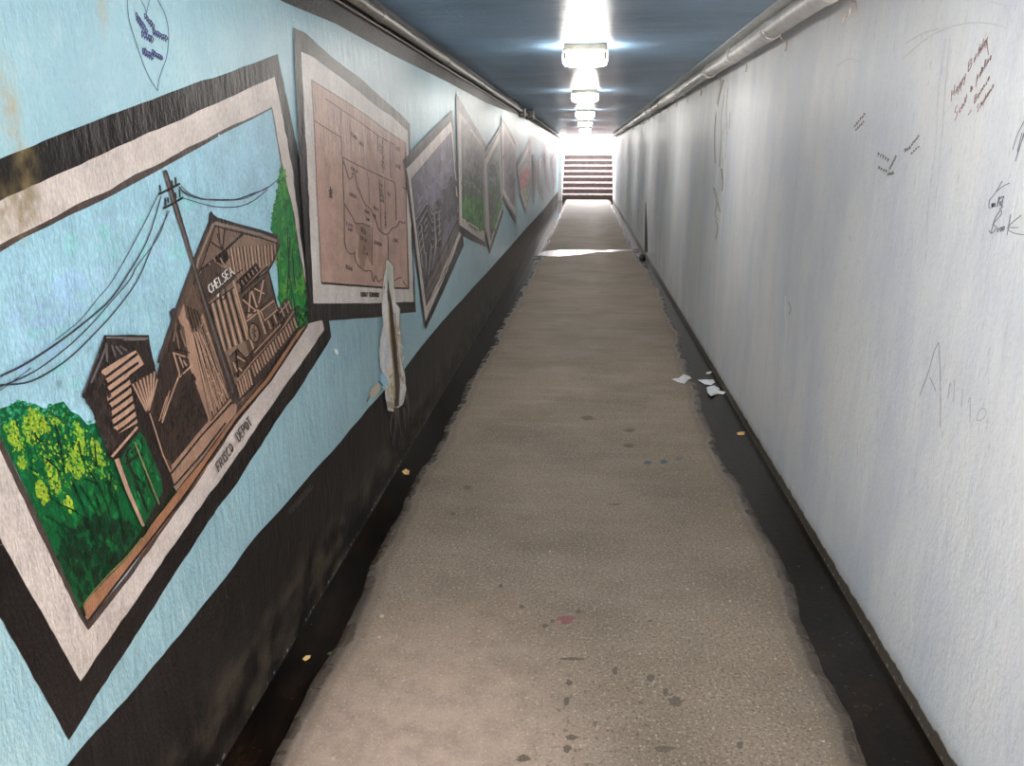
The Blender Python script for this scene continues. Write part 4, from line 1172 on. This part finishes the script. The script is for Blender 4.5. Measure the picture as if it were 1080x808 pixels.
P.poly(wobble([(352, 367), (356, 369), (357.5, 373), (355, 374.5), (353, 371)], .2, 2), C(214, 212, 212))
P.build('paint_chip', wl)['label'] = 'small white chip in the blue paint'
P = Paint()
for pts in ([(414, 436), (412, 450), (414, 462)], [(420, 432), (421, 446), (424, 462)], [(428, 414), (431, 430), (430, 446)], [(426, 430), (428, 452)]):
    P.stroke(pts, [2.2, .6], C(56, 51, 47))
P.stroke([(417, 430), (417, 452), (414, 470)], [4, 1.5], C(24, 18, 14))
P.build('seep_streak', wl)
# faint scratched scribble on the black band
P = Paint()
for k in range(9):
    x, y = 304 + k * 2.6, 544 - k * 3.0
    P.stroke([(x, y), (x + 2, y - 9), (x + 3, y - 2), (x + 5, y - 8)], .7, C(50, 45, 42))
P.build('scratched_scribble', wl)

# ---- pen heart on the blue wall
y, z = onL(165, 95); LAYER[0] = .0008
t = thing('graffiti', 'thin blue pen heart with scrawled words inside, drawn above the depot picture', 'graffiti', (WL, y, z), 'pen scribbles on the walls')
HB = C(58, 62, 98)
P = Paint()
P.stroke([(154.2, 15), (152.7, 8), (148.6, 0), (143, -9), (137, -10), (134.3, 0), (136.3, 20.4), (142.5, 42), (150, 64), (156.8, 80.3), (166.2, 96)], .8, C(62, 78, 100))
P.stroke([(154.2, 15), (155.4, 9.5), (157.8, 0), (161, -9), (164, -8), (166.3, 0), (173, 12), (177, 27), (177.9, 41), (175.8, 60), (171, 73.5), (167.6, 84.4), (166.2, 96)], .8, C(62, 78, 100))
P.build('heart_outline', t, M['ink'])
P = Paint()
for x0, y0, x1, y1, n, hh in ((144, 18, 154, 33, 7, 9), (153, 17, 161, 28, 5, 7), (150, 36, 160, 42, 5, 8), (162, 34, 175, 41, 7, 7), (151, 54, 160, 60, 5, 8), (161, 56, 170, 61, 5, 6)):
    for k in range(n):
        a = k / max(1, n - 1); x = x0 + (x1 - x0) * a; y = y0 + (y1 - y0) * a
        P.stroke([(x, y + hh / 2), (x - .5, y - hh * random.uniform(.3, .6)), (x + 1.6, y - random.uniform(0, 2)), (x + .4, y + hh * random.uniform(.1, .4)), (x + 2.2, y + random.uniform(-1, 2))], random.uniform(.9, 1.3), HB)
P.build('scrawled_words', t, M['ink'])

# ---- scribbles on the white wall
LAYER[0] = .0006


def graf(label, px, py):
    y, z = onR(px, py)
    return thing('graffiti', label, 'graffiti', (WR, y, z), 'pen scribbles on the walls')


RB = C(128, 92, 86)
t = graf('slanted brown pen greeting of four lines high on the white wall', 1025, 120)
P = Paint('R'); write(P, 'H', (1003, 107), (1006, 101), (1, -12), .68, RB); write(P, 'appy', (1007.5, 100), (1018, 83), (1.5, -11), .68, RB, .3)
write(P, 'B', (1021, 76), (1025, 69), (.5, -10), .68, RB); write(P, 'irthday', (1027, 66), (1041, 44), (1.5, -11), .68, RB, .3); P.stroke([(1041, 44), (1042.4, 58)], .8, RB, False)
P.build('pen_line', t, M['ink'])
P = Paint('R'); write(P, 'S', (1006.5, 129), (1010, 121), (0, -12), .68, RB); write(P, 'cott', (1011.5, 120), (1019, 107), (1.5, -10), .68, RB, .3); write(P, '&', (1023, 99), (1026, 94), (0, -6), .68, RB)
write(P, 'A', (1029, 92), (1032, 82), (.5, -9), .68, RB); write(P, 'daline', (1032.5, 82), (1045, 62.5), (1, -9), .68, RB, .3); P.build('pen_line', t, M['ink'])
P = Paint('R'); P.stroke([(1021, 121.5), (1024.6, 116)], .68, RB, False); write(P, 'B', (1027.5, 109.5), (1030, 105), (.5, -8), .68, RB); write(P, 'onnie', (1031, 104), (1043.6, 83.5), (1, -7.5), .68, RB, .3); P.build('pen_line', t, M['ink'])
P = Paint('R'); write(P, 'S', (1030.5, 119), (1032.5, 115.5), (0, -7), .68, RB); write(P, 'tephanie', (1033, 114.5), (1048, 92), (1, -7), .68, RB, .3); P.build('pen_line', t, M['ink'])

GB = C(106, 110, 118)
t = graf('two large grey pen words, one above the other, at the white wall near edge', 1056, 248)
P = Paint('R'); P.strokes([[(1057, 191), (1050, 203), (1043, 212)], [(1050, 203), (1057, 197), (1065, 193)], [(1043.5, 211), (1043, 218), (1045, 220)]], .9, GB, True)
write(P, 'mi', (1046, 219), (1050, 217.5), (0, -8), 1.2, GB); write(P, 'ly', (1051, 218), (1057, 216), (1.5, -9), 1.0, GB); P.strokes([[(1054, 217), (1059, 207), (1053, 212), (1058, 219)]], .9, GB, True); P.build('pen_word', t, M['ink'])
P = Paint('R'); P.strokes([[(1045, 246), (1049, 232), (1055, 222), (1056, 226), (1048, 236), (1051, 240), (1046, 246), (1043, 243)]], .9, GB, True)
write(P, 'roo', (1052, 245), (1059, 242.5), (.5, -8), 1.2, GB); P.strokes([[(1062, 248), (1066, 226)], [(1077, 227), (1063, 240), (1070, 246), (1084, 248)], [(1064, 240), (1074, 240)]], .9, GB, True); P.build('pen_word', t, M['ink'])
t = graf('loose grey pen strokes cut off at the near edge of the white wall', 1072, 168)
P = Paint('R'); P.strokes([[(1068, 158), (1073, 142), (1080, 128), (1086, 118)], [(1071, 170), (1077, 150), (1082, 138)], [(1073, 160), (1078, 140)], [(1071, 170), (1080, 140)]], .9, GB, True); P.build('pen_stroke', t, M['ink'])
D3 = C(112, 108, 108)


def tiny(label, rows, px, py):
    t = graf(label, px, py)
    for x0, y0, x1, y1, n, hh in rows:
        P = Paint('R')
        for k in range(n):
            a = k / max(1, n - 1); x = x0 + (x1 - x0) * a; y = y0 + (y1 - y0) * a
            P.stroke([(x, y + hh * .4), (x + .4, y - hh * random.uniform(.2, .6)), (x + 1.0, y + random.uniform(-.5, .8)), (x + 1.6, y - hh * .3)], .8, D3)
        P.build('pen_word', t, M['ink'])


tiny('tiny dark pen words in two slanting rows, farthest scribble along the white wall', ((901, 133, 911, 121, 6, 4), (902.5, 137, 910, 129, 5, 3)), 905, 138)
tiny('tiny dark pen words rising steeply, just beside the cluster of faded words', ((961, 153, 968, 144, 6, 3), (954, 159, 959, 156, 4, 5), (961, 162, 968, 155, 4, 3)), 960, 162)
tiny('cluster of small faded pen words, lowest of the tiny scribbles on the white wall', ((926, 163, 936, 169, 5, 5), (926.5, 177, 934, 181, 4, 4), (938, 178, 944, 166, 6, 5), (936, 184, 941, 183, 4, 4)), 936, 186)
LT = C(164, 163, 166)
t = graf('large faint scratched capital letter and short strokes low on the white wall', 992, 450)
P = Paint('R'); P.strokes([[(970, 417), (978, 396), (985, 372), (990, 361)], [(990, 361), (991.6, 392), (992, 430), (991.6, 451)], [(980.4, 398), (984, 405), (987, 412.7)]], .9, C(146, 144, 146), True)
P.build('scratched_letter', t, M['ink']); P = Paint('R')
P.strokes([[(999.6, 420), (1002, 404), (1003, 408)], [(1005.6, 424), (1007, 402), (1006, 403)], [(1013.8, 430), (1016, 410)], [(1023, 446), (1023.4, 420), (1021, 425)], [(1030, 444), (1032, 434), (1038, 431), (1040, 437), (1035, 443), (1030, 443)]], .9, LT, True)
P.build('scratched_strokes', t, M['ink'])
t = graf('broad faint grey arches and twin lines rubbed on the white wall', 985, 140)
P = Paint('R'); LG = C(186, 186, 187)
P.strokes([[(952, 62), (968, 48), (985, 36), (1004, 28), (1025, 24), (1045, 25), (1064, 30)], [(955, 46), (972, 36), (990, 30)], [(1062, 28), (1062, 8), (1045, 2)]], 1.5, LG, True); P.build('rubbed_arch', t, M['ink'])
P = Paint('R'); P.stroke([(882, 70), (896, 62), (908, 66)], 1.5, LG); P.build('rubbed_arch', t, M['ink'])
P = Paint('R'); P.strokes([[(997.5, 40), (990, 92), (987, 150), (980, 210), (976, 280)], [(1002, 40), (997, 90), (993, 150), (986, 220)]], 1.1, LG, True)
P.build('rubbed_line', t, M['ink'])

# ---- cracks, scratches and a seep line in the white wall itself
def wallmark(name, label, items):
    P = Paint('R'); LAYER[0] = .0004
    for pts, w, col in items: P.stroke(pts, w, col)
    P.build(name, wr, M['ink'])['label'] = label


CK, CK2, WH = C(134, 128, 122), C(156, 152, 147), C(214, 212, 212)
wallmark('crack', 'cracked strip of old filler in the white wall', [([(763, 84), (758, 104), (754.5, 128), (753.6, 150), (754.4, 172)], [1.8, .9], CK), ([(764, 100), (761, 122), (760.6, 150), (758.6, 176)], [.7, 1.4], CK2), ([(768, 92), (766, 120), (767, 142)], .8, CK2),
         ([(761, 178), (762.4, 194), (761, 202)], [1.8, .8], CK), ([(753, 198), (756, 212), (754.4, 226), (757, 232)], [2.4, 1.0], CK2), ([(754.6, 232), (757, 240), (755, 252)], [.8, 1.2], CK), ([(770, 118), (769, 136)], .8, CK2), ([(757, 214), (759.4, 224)], 1.2, CK),
         ([(756, 110), (757, 150), (756.4, 196)], 1.6, WH), ([(763, 150), (764, 190), (760, 240)], 1.4, WH)])
wallmark('scratch', 'white and dark scratches low in the white wall', [([(828.6, 312), (828, 330), (829.4, 348), (827, 372)], [1.8, .8], WH), ([(831.6, 318), (834, 326), (832, 332)], 1.1, CK2), ([(801.6, 346), (803.6, 349)], 1.4, WH), ([(826, 380), (827.4, 392)], 1.0, WH)])
P = Paint('R'); LAYER[0] = .0004
P.poly([(680.6, 213), (681.4, 214), (682.6, 240), (683.4, 266), (679.6, 266), (680.2, 240)], C(58, 52, 46)); P.build('seep_line', wr, M['ink'])['label'] = 'dark vertical seep line at a joint of the white wall'

# ---- stains on the walkway
P = Paint('F'); LAYER[0] = .0003


def spot(x, y, rx, ry, col, name, n=18):
    P = Paint('F')
    P.poly([(x + rx * math.cos(a) * random.uniform(.5, 1.2), y + ry * math.sin(a) * random.uniform(.75, 1.2)) for a in [2 * math.pi * i / n for i in range(n)]], col)
    return P.build(name, fl, M['stain'])


spot(597, 654, 10, 4.5, C(124, 78, 76), 'stain')['label'] = 'dull red stain on the walkway'
for q in ((683, 488, 5, 2.2), (700, 487, 5.5, 2.2), (716, 484, 5, 2)):
    spot(*q, C(74, 82, 88) if q[0] < 710 else C(98, 98, 96), 'stain')['label'] = 'blue grey paint spot on the walkway'
for q in ((493, 514, 5, 2), (478, 542, 3.5, 1.6), (664, 454, 7, 1.8), (620, 441, 9, 2.4), (663, 470, 8, 2.2), (649, 532, 9, .9), (528, 618, 3, 2), (575, 660, 4, 2), (583, 655, 3, 2), (649, 708, 3.5, 4), (686, 715, 5, 4), (712, 740, 9, 6), (702, 730, 4, 4),
          (604, 695, 14, 1.8), (600, 720, 4, 3), (597, 740, 3, 5), (602, 778, 8, 3), (598, 790, 5, 4), (552, 800, 8, 4), (780, 786, 4, 4), (700, 790, 12, 4), (550, 640, 3, 2), (685, 655, 3, 1.5), (610, 645, 4, 2)):
    spot(*q, C(92, 80, 68), 'stain')
for q in ((403, 650, 5, 3), (400, 672, 4, 2.5), (425, 718, 5, 1.5), (580, 582, 2, 1.4), (683, 654, 1.4, 1.2), (725, 621, 2.2, 1.6), (770, 634, 2, 1.5), (745, 640, 1.5, 1.2), (767, 578, 1.6, 1.2), (394, 750, 2, 2), (352, 800, 5, 3), (818, 695, 2.4, 1.6), (857, 713, 2.4, 1.8), (790, 740, 3, 1.5), (868, 782, 4, 2), (812, 646, 1.6, 1.2), (372, 765, 3, 2)):
    spot(q[0], q[1], q[2] * .6, q[3] * .6, C(176, 162, 146), 'light_speck', 9)

P = Paint('F'); LAYER[0] = .0003
P.stroke([(562, 271), (600, 268), (640, 265.6), (662, 263.8), (674, 263)], 1.2, C(66, 56, 46)); P.build('floor_joint', fl, M['stain'])['label'] = 'dark joint line across the walkway'

# ---- puddle across the walkway
P = Paint('F'); LAYER[0] = .0012
pud = P.poly(wobble([(566, 269), (574, 265), (592, 263.6), (612, 263.5), (632, 264), (660, 263), (672, 263.4), (655, 265), (632, 265.6), (618, 267.6), (600, 269.6), (580, 270.4)], .3, 6), (0, 0, 0)).build('puddle', None, M['water'])
tag(pud, 'shallow puddle shining across the walkway deep in the underpass', 'puddle')


# ---- litter
def scrap(label, pts, h, mat, name, cat, group, z0):
    """A thin crumpled sheet lying on the ground: outline fanned to a raised, creased middle, with real thickness."""
    w = [onF(x, y, z0) for x, y in pts]
    cx, cy = sum(p[0] for p in w) / len(w), sum(p[1] for p in w) / len(w)
    n = len(w); v = []
    for p in w: v.append((p[0], p[1], z0 + .001 + random.uniform(0, h * .5)))
    for p in w: v.append((cx + (p[0] - cx) * .5, cy + (p[1] - cy) * .5, z0 + .002 + random.uniform(.2, 1) * h))
    v.append((cx, cy, z0 + .002 + h * .6))
    f = []
    for i in range(n):
        j = (i + 1) % n
        f += [(i, j, n + j), (i, n + j, n + i), (n + i, n + j, 2 * n)]
    nv = len(v); v += [(a, b, max(z0 + .0002, c - .0012)) for a, b, c in v]
    f += [tuple(i + nv for i in q[::-1]) for q in f]
    for i in range(n):
        j = (i + 1) % n; f.append((j, i, i + nv, j + nv))
    a = sum(w[i][0] * w[(i + 1) % n][1] - w[(i + 1) % n][0] * w[i][1] for i in range(n))
    if a < 0: f = [q[::-1] for q in f]
    o = mesh_obj(name, [(p[0] - cx, p[1] - cy, p[2]) for p in v], f, mat); o.location = (cx, cy, 0)
    return tag(o, label, cat, group)


g = 'torn paper scraps by the gutter'
scrap('torn white paper scrap lying on the concrete beside the gutter', [(708.5, 400), (716, 399), (721, 395.5), (727, 397), (729, 399), (725, 401), (722, 405), (715, 403.6)], .010, M['paper'], 'paper_scrap', 'paper', g, 0.0)
scrap('creased white paper strip in the wet gutter, upper of the two together', [(736, 401), (744, 401), (752, 401.2), (754, 404), (750, 407), (743, 405.5)], .012, M['paper'], 'paper_scrap', 'paper', g, GUT - .004)
scrap('ragged white paper scrap in the wet gutter, lowest of the three there', [(745, 409), (753, 407.5), (759, 410), (758, 413), (765.5, 414), (763, 416.6), (757, 415.6), (750, 419), (746, 415)], .014, M['paper'], 'paper_scrap', 'paper', g, GUT - .003)
scrap('smallest white paper bit in the gutter, close to the foot of the white wall', [(745, 393), (750, 391.4), (752, 392.6), (748, 394.5), (745, 394.6)], .006, M['paper'], 'paper_scrap', 'paper', g, GUT - .003)
g = 'dry leaves in the gutters'
scrap('pale dry leaf in the gutter below the white wall', [(777, 457), (781, 456), (785.5, 456), (785, 459), (781, 459.6), (778, 459)], .006, M['leaf'], 'dry_leaf', 'leaf', g, GUT - .003)
scrap('tan dry leaf in the mural side gutter, the farther one', [(424, 498), (428, 495), (432, 497), (431, 501), (427, 501), (425.6, 499.6)], .008, M['leaf'], 'dry_leaf', 'leaf', g, GUT - .004)
scrap('orange dry leaf in the mural side gutter, the nearer one', [(319, 696), (323, 692), (328, 691.5), (327, 695), (322, 698)], .006, M['leaf'], 'dry_leaf', 'leaf', g, GUT - .004)
scrap('small green leaf at the edge of the mural side gutter near the orange leaf', [(345, 690), (349, 688), (352, 689), (349, 691)], .004, simple('green_leaf', C(96, 124, 64), .6), 'dry_leaf', 'leaf', g, GUT - .004)

import bmesh
bm = bmesh.new(); bmesh.ops.create_icosphere(bm, subdivisions=3, radius=1.0)
for q in bm.verts:
    k = 1 + .22 * math.sin(q.co.x * 5 + q.co.y * 3) * math.cos(q.co.z * 4) + random.uniform(-.08, .08)
    q.co = Vector((q.co.x * .045 * k, q.co.y * .17 * k, max(-.2, q.co.z) * .05 * k))
me = bpy.data.meshes.new('debris_clump'); bm.to_mesh(me); bm.free(); me.materials.append(simple('wet_debris', C(30, 24, 20), .4, bmp=.004, bscale=60))
o = bpy.data.objects.new('debris_clump', me); COL.objects.link(o)
gx, gy = onF(683.5, 272, GUT); o.location = (min(gx, WR - .055), gy, GUT + .003)
tag(o, 'dark wet clump of debris in the gutter below the vertical seep line', 'debris')

# ================================================================== LIGHT, SKY, CAMERA
w = bpy.data.worlds.new('sky'); sc.world = w; w.use_nodes = True
bg = w.node_tree.nodes['Background']; bg.inputs[0].default_value = (1, .97, .98, 1); bg.inputs[1].default_value = 16.0
sun = bpy.data.lights.new('sun', 'SUN'); sun.energy = 40; sun.angle = .01; sun.color = (1, .96, .9)
so = bpy.data.objects.new('sun', sun); COL.objects.link(so)
dirv = Vector((.02, 1, -.60)).normalized()
so.rotation_euler = dirv.to_track_quat('-Z', 'Y').to_euler(); so.location = (0, 20, 12)

cam = bpy.data.cameras.new('camera'); co = bpy.data.objects.new('camera', cam); COL.objects.link(co)
cam.sensor_fit = 'HORIZONTAL'; cam.sensor_width = 36; cam.lens = F * 36 / 1080; cam.clip_start = .02; cam.clip_end = 300
co.matrix_world = Matrix.Translation((0, 0, EYE)) @ Matrix([[float(x) for x in row] for row in R]).to_4x4()
sc.camera = co
sc.view_settings.view_transform = 'Standard'; sc.view_settings.look = 'None'; sc.view_settings.gamma = 1
sc.view_settings.use_curve_mapping = False
sc.view_settings.exposure = 0.0
sc.cycles.use_denoising = True
sc.cycles.max_bounces = 8; sc.cycles.diffuse_bounces = 5; sc.cycles.glossy_bounces = 4
sc.cycles.sample_clamp_indirect = 8
